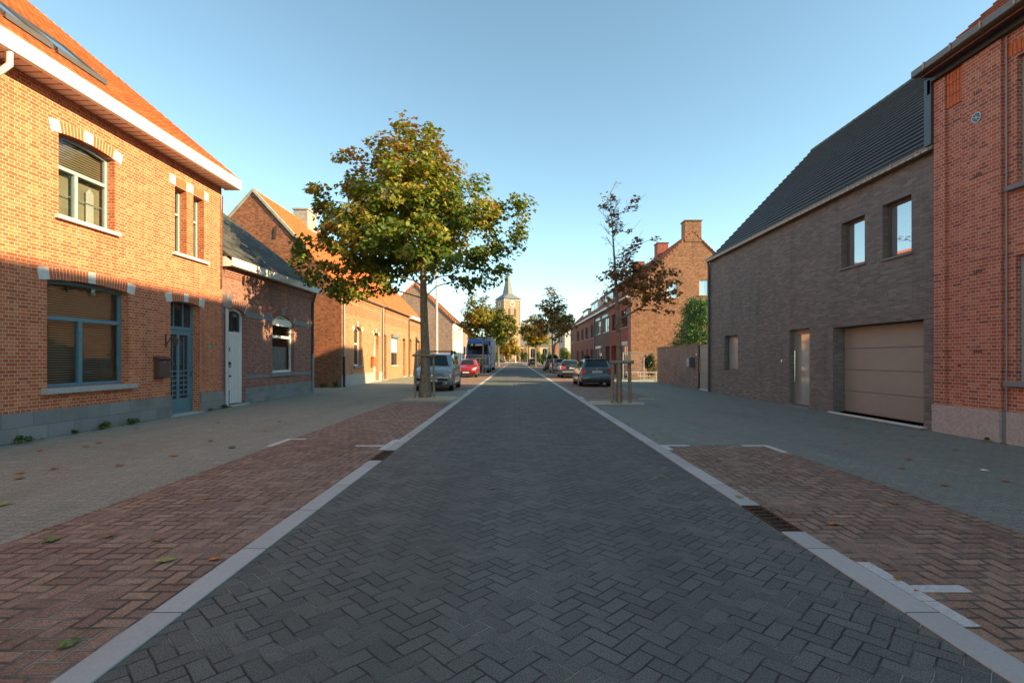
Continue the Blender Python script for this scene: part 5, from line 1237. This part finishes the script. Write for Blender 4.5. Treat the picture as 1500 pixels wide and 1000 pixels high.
# ------------------------------------------------------------------ vehicles
def loft(st):
    """closed body from stations (t, zlow, zbelt, hbelt, ztop, htop, w)"""
    mb = MB(); ring = []
    for t, zl, zb, hb, zt, ht, w_ in st:
        zm = (zl + zb) / 2
        r_ = [(0, zl), (.82 * w_, zl), (.97 * w_, zl + .08), (w_, zm - .05), (w_ * .99, zm + .12), (hb, zb), (hb * .985, zb + .012), (ht, zt - .05), (ht * .86, zt - .018), (0, zt)]
        full = r_ + [(-x, z) for x, z in r_[-2:0:-1]]
        ring.append([(x, t, z) for x, z in full])
    n = len(ring[0]); vs = [p for r_ in ring for p in r_]; fs = []
    for i in range(len(st) - 1):
        for q in range(n): fs.append((i * n + q, i * n + (q + 1) % n, (i + 1) * n + (q + 1) % n, (i + 1) * n + q))
    fs += [tuple(range(n - 1, -1, -1)), tuple((len(st) - 1) * n + q for q in range(n))]
    return mb.add(vs, fs)
def car(label, cat, name, X, Y, st, paint, wheels, wr, glazing, front_extra=None, rear_extra=None, flip=False, group=None, rails=False, rimm=None):
    root = empty(name, (0, 0, 0), label, cat, group); Z0 = Vector()
    def B(mb, nm, mat, parent=root, **k): return mb.build(nm, mat, parent, off=Z0, **k)
    L = st[-1][0]
    bo = B(loft(st), 'body', paint, smooth=38)
    cut = MB(); wmax = max(s[6] for s in st)
    for t in wheels:
        for s in (1, -1): cut.tube([(s * (wmax - .24), t, wr - .01), (s * (wmax + .1), t, wr - .01)], wr * 1.13, 24)
    co = cut.build('cut', paint); md = bo.modifiers.new('b', 'BOOLEAN'); md.object = co; md.operation = 'DIFFERENCE'; md.solver = 'EXACT'
    dg = bpy.context.evaluated_depsgraph_get(); me = bpy.data.meshes.new_from_object(bo.evaluated_get(dg)); bo.modifiers.clear(); bo.data = me; bpy.data.objects.remove(co)
    me.set_sharp_from_angle(angle=R(38))
    def at(t):
        for a, b in zip(st, st[1:]):
            if a[0] <= t <= b[0]: f = (t - a[0]) / (b[0] - a[0]); return [a[i] + (b[i] - a[i]) * f for i in range(7)]
        return st[-1]
    def side(t, f, s, o_=.012):
        _, zl, zb, hb, zt, ht, w_ = at(t); x = hb * .985 + (ht - hb * .985) * f; z = zb + .012 + (zt - .05 - zb - .012) * f; return (s * (x + o_), t, z)
    for poly in glazing['side']:
        for s in (1, -1):
            v = [side(t, f, s) for t, f in poly]; vi = [side(t, f, s, -.01) for t, f in poly]; n = len(v)
            m_ = MB(); m_.add(v + vi, [tuple(range(n)), tuple(range(2 * n - 1, n - 1, -1))] + [(i, (i + 1) % n, n + (i + 1) % n, n + i) for i in range(n)]); B(m_, 'side_window', GCAR)
    for nm, (ta, tb, fa, fb) in (('windscreen', glazing['front']), ('rear_window', glazing['rear'])):
        A, Bq = at(ta), at(tb); sgn = -1 if nm == 'windscreen' else 1
        dv = Vector((0, sgn, .8)).normalized() * .014
        def pt(S, t, f, e): return Vector((f * S[5] * .93, t, S[4] - .05 * abs(f) ** 3 - .012)) + dv * e
        m_ = MB(); vs = []; k = 6
        for i in range(k + 1):
            f = -1 + 2 * i / k
            for S, t in ((A, ta), (Bq, tb)): vs += [pt(S, t, f, 2.0)]
        for i in range(k): m_.quad(vs[2 * i], vs[2 * i + 2], vs[2 * i + 3], vs[2 * i + 1])
        B(m_, nm, GCAR, smooth=60)
    for t in wheels:
        for s in (1, -1):
            x0, x1 = s * (wmax - .215), s * (wmax - .012); m_ = MB(); m_.tube([(x0, t, wr), (x0 + s * .02, t, wr), (x1 - s * .02, t, wr), (x1, t, wr)], [wr * .93, wr, wr, wr * .93], 24); wo = B(m_, 'wheel', TYRE, smooth=50)
            m_ = MB(); m_.tube([(x1, t, wr), (x1 + s * .008, t, wr)], [wr * .66, wr * .62], 20)
            rm = B(m_, 'rim', RIM, wo)
            m_ = MB()
            for k in range(5):
                a = R(72 * k + 36); m_.hexa([(x1 + s * e, t + math.cos(a + d) * q, wr + math.sin(a + d) * q) for e in (.009, .011) for d, q in ((-.35, wr * .25), (.35, wr * .25), (.25, wr * .56), (-.25, wr * .56))])
            B(m_, 'rim_gap', BLACK, wo)
    for s in (1, -1):
        m_ = MB(); tm = glazing['mirror']; _, zl, zb, hb, *_r = at(tm); m_.box(min(s * hb, s * (hb + .18)), max(s * hb, s * (hb + .18)), tm - .06, tm + .06, zb + .02, zb + .17); B(m_, 'wing_mirror', paint, bevel=.02, smooth=60)
    # bumpers, sills
    m_ = MB(); 
    for s in (1, -1): m_.box(min(s * wmax * .9, s * (wmax + .008)), max(s * wmax * .9, s * (wmax + .008)), wheels[0] + wr * 1.2, wheels[1] - wr * 1.2, st[2][1], st[2][1] + .10)
    B(m_, 'sill', PLASTIC)
    if rails:
        for s in (1, -1): m_ = MB(); A, Bq = at(rails[0]), at(rails[1]); m_.tube([(s * A[5] * .93, rails[0], A[4] - .03), (s * A[5] * .93, rails[0] + .1, A[4] + .05), (s * Bq[5] * .93, rails[1] - .1, Bq[4] + .05), (s * Bq[5] * .93, rails[1], Bq[4] - .03)], .018, 6); B(m_, 'roof_rail', PLASTIC)
    if front_extra: front_extra(B, root, st, at)
    if rear_extra: rear_extra(B, root, st, at, L)
    root.location = (X, Y + L, 0) if flip else (X, Y, 0)
    if flip: root.rotation_euler = (0, 0, math.pi)
    return root
def plate(B, y, z, sgn=-1, w_=.26, name='number_plate'):
    m_ = MB(); m_.box(-w_, w_, y - .012 if sgn < 0 else y, y if sgn < 0 else y + .012, z - .055, z + .055); B(m_, name, PLATEM)
def lamp(B, pts, thick, nm, mat, sgn=-1):
    """lamp from front-face polygon pts (x, y, z), mirrored"""
    for s in (1, -1):
        n = len(pts); v = [(s * x, y + sgn * .012, z) for x, y, z in pts]; vi = [(s * (x - .03), y - sgn * thick, z) for x, y, z in pts]
        m_ = MB(); m_.add(v + vi, [tuple(range(n)), tuple(range(2 * n - 1, n - 1, -1))] + [(i, (i + 1) % n, n + (i + 1) % n, n + i) for i in range(n)]); B(m_, nm, mat)

# silver green van-like car
PV = car_paint('grey_green_metallic', (.29, .31, .285), .3, .45)
stv = [(0, .36, .64, .66, .70, .52, .76), (.05, .28, .74, .76, .80, .60, .83), (.22, .22, .88, .84, .94, .66, .88), (.55, .2, .98, .865, 1.04, .71, .90), (1.0, .2, 1.07, .87, 1.15, .76, .91), (1.62, .2, 1.09, .87, 1.64, .68, .91), (1.85, .2, 1.1, .87, 1.72, .68, .91), (2.4, .2, 1.11, .87, 1.77, .69, .91), (3.7, .22, 1.12, .87, 1.78, .69, .91), (4.08, .26, 1.12, .85, 1.73, .66, .89), (4.2, .36, 1.1, .82, 1.45, .66, .85), (4.23, .42, 1.0, .78, 1.1, .64, .8)]
def fx_van(B, root, st, at):
    lamp(B, [(.46, .00, .75), (.60, -.01, .70), (.77, .01, .73), (.865, .10, .86), (.86, .22, .97), (.72, .17, .96), (.54, .07, .87)], .1, 'headlight', LENS)
    m_ = MB(); m_.box(-.72, .72, -.035, .06, .50, .60); B(m_, 'bumper_strip', PLASTIC, bevel=.01)
    m_ = MB(); m_.box(-.48, .48, -.02, .06, .30, .45); gr = B(m_, 'grille', BLACK)
    m_ = MB()
    for k in range(3): m_.box(-.46, .46, -.026, -.018, .325 + k * .045, .337 + k * .045)
    B(m_, 'grille_bar', PLASTIC, gr)
    m_ = MB(); m_.box(-.30, .30, .0, .05, .66, .69); B(m_, 'upper_grille', BLACK); m_ = MB(); m_.tube([(0, .02, .74), (0, -.005, .74)], .055, 4); B(m_, 'badge', CHROME)
    for s in (1, -1): m_ = MB(); m_.tube([(s * .64, .02, .40), (s * .64, -.012, .40)], .055, 14); B(m_, 'fog_lamp', CHROME)
    plate(B, -.035, .50)
    for s in (1, -1): m_ = MB(); m_.tube([(s * .25 - .3, 1.12, 1.155), (s * .25 + .2, 1.02, 1.20)], .01, 4); B(m_, 'wiper', BLACK)
    for t in (1.95, 3.1): m_ = MB(); m_.tube([(-.72, t, 1.86), (.72, t, 1.86)], .022, 6); m_.box(-.70, -.62, t - .05, t + .05, 1.68, 1.90); m_.box(.62, .70, t - .05, t + .05, 1.68, 1.90); B(m_, 'roof_bar', PLASTIC)
def rx_box(B, root, st, at, L):
    lamp(B, [(.70, L - .02, .85), (.8, L - .03, .85), (.8, L - .05, 1.2), (.70, L - .03, 1.2)], .05, 'tail_light', REDL, 1); plate(B, L, .8, 1)
car('grey green high roofed car with roof bars parked behind the big maple', 'car', 'parked_car', -3.80, 23.0, stv, PV, (.82, 3.5), .315,
    dict(side=[[(1.22, .08), (1.72, .84), (2.28, .86), (2.28, .05)], [(2.38, .05), (2.38, .86), (3.15, .88), (3.15, .05)], [(3.27, .08), (3.27, .86), (3.8, .82), (3.95, .10)]], front=(1.04, 1.66, 1, 1), rear=(4.09, 4.2, 1, 1), mirror=1.32), fx_van, rx_box, rails=(1.75, 3.9))

def hatch(L, hh, w_): # generic small hatchback stations
    return [(0, .34, .56, .60 * w_ / .85, .62, .46, w_ * .84), (.05, .25, .64, .72, .70, .55, w_ * .93), (.25, .2, .76, .80, .82, .62, w_ * .98), (.75, .18, .87, .83, .93, .68, w_), (1.1, .18, .93, .84, 1.0, .71, w_), (1.7, .18, .95, .83, hh - .07, .60, w_), (2.1, .18, .96, .83, hh, .60, w_),
            (L - .95, .18, .98, .82, hh - .03, .59, w_), (L - .5, .2, 1.0, .81, hh - .12, .57, w_ * .99), (L - .12, .24, .98, .78, 1.06, .60, w_ * .96), (L - .03, .30, .86, .74, .92, .60, w_ * .92), (L, .38, .66, .7, .70, .58, w_ * .86)]
def fx_hatch(B, root, st, at):
    lamp(B, [(.42, .0, .63), (.60, -.01, .58), (.76, .01, .62), (.85, .15, .76), (.80, .23, .84), (.60, .11, .77)], .1, 'headlight', LENS)
    m_ = MB(); m_.hexa([(-.42, -.02, .36), (.42, -.02, .36), (.42, .06, .36), (-.42, .06, .36), (-.32, -.015, .56), (.32, -.015, .56), (.32, .06, .56), (-.32, .06, .56)]); B(m_, 'grille', BLACK)
    m_ = MB(); m_.box(-.6, .6, -.03, .05, .24, .31); B(m_, 'bumper_lip', PLASTIC); plate(B, -.03, .42)
    for s in (1, -1): m_ = MB(); m_.box(s * .66 - .07, s * .66 + .07, -.02, .05, .30, .42); B(m_, 'fog_lamp', BLACK)
def rx_hatch(B, root, st, at, L):
    lamp(B, [(.60, L - .01, .78), (.79, L - .01, .76), (.79, L - .06, .98), (.64, L - .06, 1.0)], .1, 'tail_light', REDL, 1); plate(B, L, .62, 1)
SW = dict(side=[[(1.3, .08), (1.78, .80), (2.2, .86), (2.2, .06)], [(2.3, .06), (2.3, .86), (2.95, .84), (3.25, .12)]], front=(1.12, 1.72, 1, 1), rear=(3.52, 3.86, 1, 1), mirror=1.4)
car('small bright red hatchback parked between the grey green car and the truck', 'car', 'parked_car', -3.88, 39.6, hatch(4.0, 1.46, .86), car_paint('bright_red_paint', (.36, .008, .010), .25, .1), (.78, 3.2), .30, SW, fx_hatch, rx_hatch)

# estate car, rear to camera
def wagon(L, hh, w_):
    return [(0, .34, .56, .60, .62, .46, w_ * .84), (.05, .25, .64, .72, .70, .55, w_ * .93), (.25, .2, .76, .80, .82, .62, w_ * .98), (.85, .18, .88, .84, .94, .68, w_), (1.25, .18, .94, .845, 1.0, .71, w_), (1.9, .18, .95, .835, hh - .07, .60, w_), (2.3, .18, .96, .83, hh, .60, w_),
            (L - .6, .2, .98, .82, hh - .03, .60, w_), (L - .38, .2, .985, .815, hh - .08, .585, w_), (L - .16, .22, .98, .80, 1.07, .64, w_ * .99), (L - .09, .24, .95, .78, .98, .64, w_ * .98), (L - .06, .26, .66, .80, .70, .68, w_ * .97), (L - .02, .28, .60, .82, .64, .70, w_ * .97), (L, .34, .52, .78, .55, .68, w_ * .92)]
def rx_wagon(B, root, st, at, L):
    lamp(B, [(.60, L - .035, .70), (.82, L - .035, .68), (.845, L - .045, .84), (.80, L - .085, 1.02), (.66, L - .085, 1.02), (.61, L - .05, .88)], .14, 'tail_light', REDL, 1)
    m_ = MB(); m_.box(-.62, .62, L - .16, L - .055, .70, .97); B(m_, 'tailgate', st_paint[0], bevel=.02, smooth=60)
    plate(B, L - .055, .80, 1, .27)
    m_ = MB(); m_.box(-.75, .75, L - .12, L + .012, .26, .40); B(m_, 'rear_bumper', PLASTIC, bevel=.02)
    m_ = MB(); m_.box(-.05, .05, L - .056, L - .048, .90, .95); B(m_, 'badge', CHROME)
    m_ = MB(); m_.tube([(-.02, L - .17, 1.10), (-.32, L - .19, 1.13)], .01, 4); B(m_, 'rear_wiper', BLACK)
    for s in (1, -1): m_ = MB(); m_.box(s * .66 - .07, s * .66 + .07, L, L + .008, .42, .46); B(m_, 'reflector', REDL)
    m_ = MB(); m_.box(-.6, .6, L - .62, L - .36, hh_[0] - .045, hh_[0] - .02); B(m_, 'roof_spoiler', st_paint[0], bevel=.008)
def fx_gen(B, root, st, at):
    lamp(B, [(.46, .12, .60), (.62, .09, .58), (.76, .16, .64), (.80, .3, .74), (.58, .2, .72)], .05, 'headlight', LENS); plate(B, -.02, .42)
SWW = lambda L: dict(side=[[(1.45, .08), (1.98, .80), (2.35, .86), (2.35, .06)], [(2.45, .06), (2.45, .86), (3.05, .86), (3.2, .06)], [(3.32, .08), (3.2, .84), (L - .62, .80), (L - .42, .12)]], front=(1.27, 1.92, 1, 1), rear=(L - .17, L - .385, 1, 1), mirror=1.55)
st_paint = [car_paint('dark_blue_green_metallic', (.075, .10, .105), .28, .5)]; hh_ = [1.49]
car('dark blue grey estate car with red tail lights nearest on the right', 'car', 'parked_car', 4.30, 26.5, wagon(4.25, 1.49, .87), st_paint[0], (.85, 3.3), .31, SWW(4.25), fx_gen, rx_wagon, flip=True, rails=(2.2, 3.75))
# saloon
def saloon(L, hh, w_):
    return [(0, .34, .58, .62, .64, .5, w_ * .84), (.06, .25, .66, .74, .70, .6, w_ * .94), (.3, .2, .78, .80, .82, .64, w_ * .98), (1.1, .18, .88, .82, .93, .68, w_), (1.45, .18, .90, .82, .97, .70, w_), (2.1, .18, .92, .81, hh - .05, .58, w_), (2.5, .18, .92, .81, hh, .57, w_),
            (3.15, .18, .94, .81, hh - .05, .56, w_), (3.72, .18, .95, .80, 1.03, .64, w_), (3.95, .2, .94, .79, 1.00, .66, w_ * .99), (L - .1, .22, .92, .77, .98, .66, w_ * .97), (L - .05, .26, .62, .78, .68, .68, w_ * .97), (L, .32, .55, .77, .60, .68, w_ * .93)]
def rx_sal(B, root, st, at, L):
    lamp(B, [(.50, L - .03, .72), (.81, L - .03, .70), (.80, L - .055, .88), (.50, L - .055, .90)], .1, 'tail_light', REDL, 1)
    m_ = MB(); m_.box(-.48, .48, L - .12, L - .055, .66, .92); B(m_, 'boot_lid', BLACK, bevel=.015); plate(B, L - .055, .78, 1, .24)
    m_ = MB(); m_.box(-.77, .77, L - .06, L + .02, .42, .56); B(m_, 'rear_bumper', PIPEG, bevel=.02)
SWS = dict(side=[[(1.65, .08), (2.15, .82), (2.5, .88), (2.5, .06)], [(2.6, .06), (2.6, .88), (3.12, .82), (3.45, .10)]], front=(1.48, 2.12, 1, 1), rear=(3.68, 3.18, 1, 1), mirror=1.75)
car('dark saloon car with grey bumper parked just beyond the estate car', 'car', 'parked_car', 4.32, 38.2, saloon(4.4, 1.40, .84), car_paint('black_blue_paint', (.04, .05, .058), .3, .4), (.8, 3.45), .30, SWS, fx_gen, rx_sal, flip=True)
st_paint = [car_paint('white_car_paint', (.50, .52, .54), .3, .1)]; hh_ = [1.5]
car('white hatchback parked behind the thin kerb tree on the right', 'car', 'parked_car', 4.55, 51.5, wagon(4.0, 1.5, .87), st_paint[0], (.8, 3.1), .31, dict(SWW(4.0)), fx_gen, rx_wagon, flip=True)
st_paint = [car_paint('navy_car_paint', (.02, .03, .05), .3, .3)]; hh_ = [1.95]
def tall(L, hh, w_):
    return [(a, b, c * 1.12, d, (e * 1.12 if e < 1.1 else e), f, g_) for a, b, c, d, e, f, g_ in wagon(L, hh, w_)]
car('tall dark navy van parked beyond the white hatchback', 'van', 'parked_van', 4.45, 60.5, tall(4.7, 1.95, .95), st_paint[0], (.9, 3.7), .34, dict(SWW(4.7)), fx_gen, rx_wagon, flip=True)
hh_ = [1.5]; st_paint = [car_paint('small_dark_car_paint', (.03, .03, .035), .3, .3)]
car('small dark car far away beside the yellow crowned tree on the right', 'car', 'parked_car', 3.75, 107, wagon(4.0, 1.5, .86), st_paint[0], (.8, 3.1), .31, dict(SWW(4.0)), fx_gen, rx_wagon, flip=True)
car('dark car crossing in front of the churchyard railing', 'car', 'parked_car', -3.5, 178, hatch(4.0, 1.46, .86), st_paint[0], (.78, 3.2), .30, SW, fx_hatch, rx_hatch).rotation_euler = (0, 0, R(90))

# blue truck
tk = empty('truck', (-3.98, 53, 0), 'blue articulated truck with black sun visor and pale box trailer on the left', 'truck'); O = Vector()
def TB(mb, nm, mat, parent=tk, **k): return mb.build(nm, mat, parent, off=O, **k)
BLU = car_paint('truck_blue', (.02, .10, .32), .3, .2); BOXM = plain('pale_violet_trailer', (.42, .38, .42), .5, var=.3, nscale=.7)
m_ = MB(); m_.hexa([(-1.24, -.02, .45), (1.24, -.02, .45), (1.24, 2.2, .45), (-1.24, 2.2, .45), (-1.22, .0, 1.9), (1.22, .0, 1.9), (1.22, 2.2, 1.9), (-1.22, 2.2, 1.9)]); cab = TB(m_, 'cab_lower', BLU, bevel=.08, smooth=50)
m_ = MB(); m_.hexa([(-1.22, .0, 1.88), (1.22, .0, 1.88), (1.22, 2.2, 1.88), (-1.22, 2.2, 1.88), (-1.14, .22, 3.05), (1.14, .22, 3.05), (1.14, 2.2, 3.05), (-1.14, 2.2, 3.05)]); TB(m_, 'cab_upper', BLU, bevel=.07, smooth=50)
m_ = MB(); m_.hexa([(-1.15, .2, 3.0), (1.15, .2, 3.0), (1.15, 2.2, 3.0), (-1.15, 2.2, 3.0), (-1.0, .75, 3.62), (1.0, .75, 3.62), (1.0, 2.2, 3.62), (-1.0, 2.2, 3.62)]); TB(m_, 'roof_deflector', BLU, bevel=.08, smooth=50)
m_ = MB(); m_.hexa([(-1.06, -.035, 1.98), (1.06, -.035, 1.98), (1.06, .05, 1.98), (-1.06, .05, 1.98), (-1.0, .14, 2.85), (1.0, .14, 2.85), (1.0, .25, 2.85), (-1.0, .25, 2.85)]); TB(m_, 'windscreen', GCAR, bevel=.03)
m_ = MB(); m_.hexa([(-1.08, -.28, 2.72), (1.08, -.28, 2.72), (1.08, .2, 2.80), (-1.08, .2, 2.80), (-1.08, -.22, 3.0), (1.08, -.22, 3.0), (1.08, .25, 3.1), (-1.08, .25, 3.1)]); TB(m_, 'sun_visor', BLACK, bevel=.03)
m_ = MB(); m_.tube([(-.55, -.3, 2.93), (-.55, -.27, 2.93)], .12, 12); m_.box(-.2, .6, -.30, -.27, 2.84, 3.0); TB(m_, 'roof_lamp', PLASTER)
m_ = MB(); m_.box(-.85, .85, -.06, .02, .95, 1.75); gr = TB(m_, 'grille', BLACK, bevel=.02)
m_ = MB()
for k in range(4): m_.box(-.82, .82, -.085, -.058, 1.03 + k * .18, 1.06 + k * .18)
TB(m_, 'grille_bar', CHROME, gr)
m_ = MB(); m_.box(-1.25, 1.25, -.10, .1, .32, .88); TB(m_, 'bumper', BLU, bevel=.05, smooth=50)
m_ = MB(); m_.box(-.5, .5, -.115, -.098, .42, .8); TB(m_, 'bumper_grille', BLACK)
for s in (1, -1):
    m_ = MB(); m_.box(s * .93 - .25, s * .93 + .25, -.12, -.09, .58, .80); TB(m_, 'headlight', LENS, bevel=.01)
    m_ = MB(); m_.box(s * 1.36 - .10, s * 1.36 + .10, -.12, .06, 1.9, 2.75); TB(m_, 'wing_mirror', BLU, bevel=.04)
    m_ = MB(); m_.box(s * 1.232 - .01, s * 1.232 + .01, .45, 1.35, 1.95, 2.7); TB(m_, 'side_window', GCAR)
    m_ = MB(); m_.box(s * 1.1 - .12, s * 1.1 + .12, 2.2, 2.5, 1.0, 3.4); TB(m_, 'side_fairing', DARKF)
    for t in (1.35, 4.3, 13.2, 14.4, 15.6): m_ = MB(); m_.tube([(s * .88, t, .5), (s * 1.2, t, .5)], .5, 20); wo = TB(m_, 'wheel', TYRE, smooth=50); m_ = MB(); m_.tube([(s * 1.2, t, .5), (s * 1.215, t, .5)], .28, 14); TB(m_, 'rim', RIM, wo)
m_ = MB(); m_.box(-1.26, 1.26, 3.0, 16.6, 1.15, 3.95); TB(m_, 'trailer_box', BOXM, bevel=.03)
m_ = MB(); m_.box(-1.24, 1.24, 6.5, 11.8, .45, 1.0); TB(m_, 'side_skirt', PIPEW); m_ = MB(); m_.box(-.6, .6, 2.2, 16.4, .75, 1.15); TB(m_, 'chassis', BLACK)
plate(lambda mb, nm, mat: TB(mb, nm, mat), -.12, .5)

# ------------------------------------------------------------------ lamp posts
def lamppost(label, x, y, hh, r, arm):
    o = empty('street_lamp', (x, y, 0), label, 'street lamp'); m_ = MB(); m_.tube([(0, 0, 0), (0, 0, 1.2), (0, 0, hh)], [r * 1.2, r, r * .7], 10); m_.build('pole', PIPEW, o, smooth=50, off=O)
    m_ = MB(); m_.tube([(0, 0, hh - .05), (arm * .5, 0, hh + .12), (arm, 0, hh + .15)], r * .5, 8); m_.build('arm', PIPEW, o, off=O)
    m_ = MB(); m_.hexa([(arm - .1, -.12, hh + .08), (arm + .45, -.1, hh + .1), (arm + .45, .1, hh + .1), (arm - .1, .12, hh + .08), (arm - .1, -.1, hh + .2), (arm + .45, -.05, hh + .16), (arm + .45, .05, hh + .16), (arm - .1, .1, hh + .2)]); m_.build('lamp_head', GALV, o, bevel=.02, off=O)
lamppost('tall pale street lamp standing behind the big maple trunk', -5.3, 34, 7.8, .10, .8)
lamppost('slim white lamp post in the middle of the view before the church', 0, 180, 10.8, .26, -.9)
b_ = empty('bollard', (5.35, 28.6, 0), 'short dark bollard on the pavement beside the estate car', 'bollard')
m_ = MB(); m_.tube([(0, 0, 0), (0, 0, .82), (0, 0, .86)], [.07, .07, .05], 12); m_.build('post', WOODP, b_, off=O)

# ------------------------------------------------------------------ fallen leaves and weeds
def fallen(px, py, size, c, label, group=None, stalk=False):
    Y = 1110 / (py - 525); X = (px - 755) / 740 * Y; z = .012
    rs = random.Random(px * 7 + py); a = rs.uniform(0, 6.28)
    pts = [(0, -.45), (.22, -.30), (.50, -.34), (.40, -.08), (.55, .16), (.26, .14), (.18, .32), (0, .58), (-.16, .30), (-.28, .15), (-.55, .12), (-.38, -.10), (-.48, -.36), (-.20, -.30)]
    vs = [(0, 0, z + .018 * size / .1)] + [((x * math.cos(a) - y * math.sin(a)) * size, (x * math.sin(a) + y * math.cos(a)) * size, z + rs.uniform(0, .16) * size * (abs(x) + abs(y))) for x, y in pts]
    mb = MB(); n = len(pts); mb.add([(X + p[0], Y + p[1], p[2]) for p in vs], [(0, 1 + i, 1 + (i + 1) % n) for i in range(n)])
    if stalk: mb.tube([(X, Y, z + .01), (X + .04, Y + .10, z + .03), (X + .03, Y + .18, z + .05)], .003, 4)
    loc_ = Vector((X, Y, 0)); mb.v = [tuple(Vector(p) - loc_) for p in mb.v]
    o = mb.build('fallen_leaf', c); o.location = loc_; return tag(o, label, 'leaf', group)
LB = plain('fallen_leaf_brown', (.30, .15, .07), .8, var=.35, nscale=30); LY = plain('fallen_leaf_yellow', (.34, .28, .10), .8, var=.3, nscale=30); LG = plain('fallen_leaf_green', (.14, .17, .05), .7, var=.4, nscale=25); LO = plain('fallen_leaf_orange', (.42, .17, .06), .8, var=.3, nscale=30)
fallen(98, 946, .11, LG, 'green and brown leaf with a long stalk on the red bricks at the bottom left', stalk=True)
fallen(243, 822, .13, LY, 'largest yellow leaf lying on the left red brick strip')
fallen(315, 820, .09, LO, 'orange leaf on the red bricks right next to the left kerb')
fallen(74, 793, .12, LG, 'grey green leaf on the outer edge of the left red strip')
fallen(3, 740, .14, LY, 'yellow leaf on the grey pavement cut by the left picture edge')
fallen(340, 656, .14, LG, 'yellow green leaf on the grey pavement near the left white marking')
fallen(1220, 768, .11, LO, 'orange leaf on the right red strip beyond the big drain')
fallen(1442, 690, .10, PAPER, 'white scrap of paper on the right grey pavement')  # scrap of paper, built on the leaf outline
fallen(1083, 729, .10, LY, 'yellow leaf on the right concrete kerb just before the drain')
for px, py in ((160, 786), (230, 812 - 20), (350, 733), (303, 731)): fallen(px, py, .09, LB, 'small brown leaf on the left red brick strip', 'small brown leaves on the left red strip')
for px, py in ((30, 693), (80, 687), (28, 701), (175, 682), (125, 655), (145, 649), (308, 646), (320, 620), (200, 628), (410, 618), (390, 632), (60, 660), (255, 668)): fallen(px, py, .115, LB if px % 3 else LO, 'small brown leaf on the left grey pavement', 'small brown leaves on the left pavement')
for px, py in ((1053, 676), (1152, 699), (1135, 693), (1310, 738), (1100, 668)): fallen(px, py, .09, LB, 'small brown leaf on the right red brick strip', 'small brown leaves on the right red strip')
for px, py in ((1238, 650), (1330, 673), (1320, 686), (1383, 711), (1473, 705), (1337, 640), (1180, 618), (1240, 628), (1290, 633), (1120, 606), (1035, 603), (1080, 612), (1400, 660)): fallen(px, py, .10, LB if px % 3 else LO, 'small brown leaf on the right grey pavement', 'small brown leaves on the right pavement')
for px, py in ((940, 607 + 40), (722, 716), (968, 700), (600, 640)): fallen(px, py, .07, LB, 'tiny brown leaf on the dark road', 'tiny leaves on the dark road')
for k, (x, y, s, lb) in enumerate(((-8.66, 8.9, .16, 'green weed at the foot of the plinth by the left picture edge'), (-8.72, 10.0, .10, 'small weed at the plinth under the left end of the big window'), (-8.72, 10.75, .17, 'leafy weed at the plinth under the right end of the big window'), (-8.72, 11.5, .17, 'bright weed at the plinth between big window and mailbox'),
                                   (-8.72, 14.45, .10, 'low weed beside the blue door step'), (-8.70, 15.15, .15, 'weed tuft by the pale downpipe'), (-9.2, 25.9, .3, 'green weed tuft at the foot of the brown gable wall'), (-9.9, 26.1, .25, 'weed tuft at the garden gap beside the low brick house'), (8.6, 9.2, .08, 'tiny moss tuft at the granite plinth'))):
    rt = bush('weed', lb, 'weed', (x, y, 0), (s * .8, s * .7, s * .55), 60, s * .55, LM_BUSH, 60 + k, (.5, .2), lumps=6, stem=False)
# cable from the tall house to the low roof
rs = np.random.RandomState(77); P = []
for k in range(420):
    q = rs.rand()
    if q < .55: x = -8.84 + abs(rs.normal()) * .10; y = rs.choice([8.9, 10.2, 10.9, 11.7, 14.4, 15.2, 15.4, 17.5]) + rs.normal() * .35
    elif q < .8: x = 8.55 - abs(rs.normal()) * .12; y = rs.uniform(8.7, 14)
    else: s_ = rs.choice([-1, 1]); x = (-2.21 if s_ < 0 else 2.56) + rs.normal() * .04; y = rs.uniform(3, 16)
    P.append((x, y, .015 + rs.rand() * .01))
P = np.array(P); tag(leaf_cloud('leaf_litter', P, np.array([0, 0, 1.0]) + rs.normal(size=P.shape) * .25, rs.uniform(.02, .055, len(P)), np.clip(.6 + rs.normal(size=len(P)) * .25, .01, .99), LM_RUST, None), 'crumbled brown leaf litter along the walls and kerbs', 'leaf litter', kind='stuff')
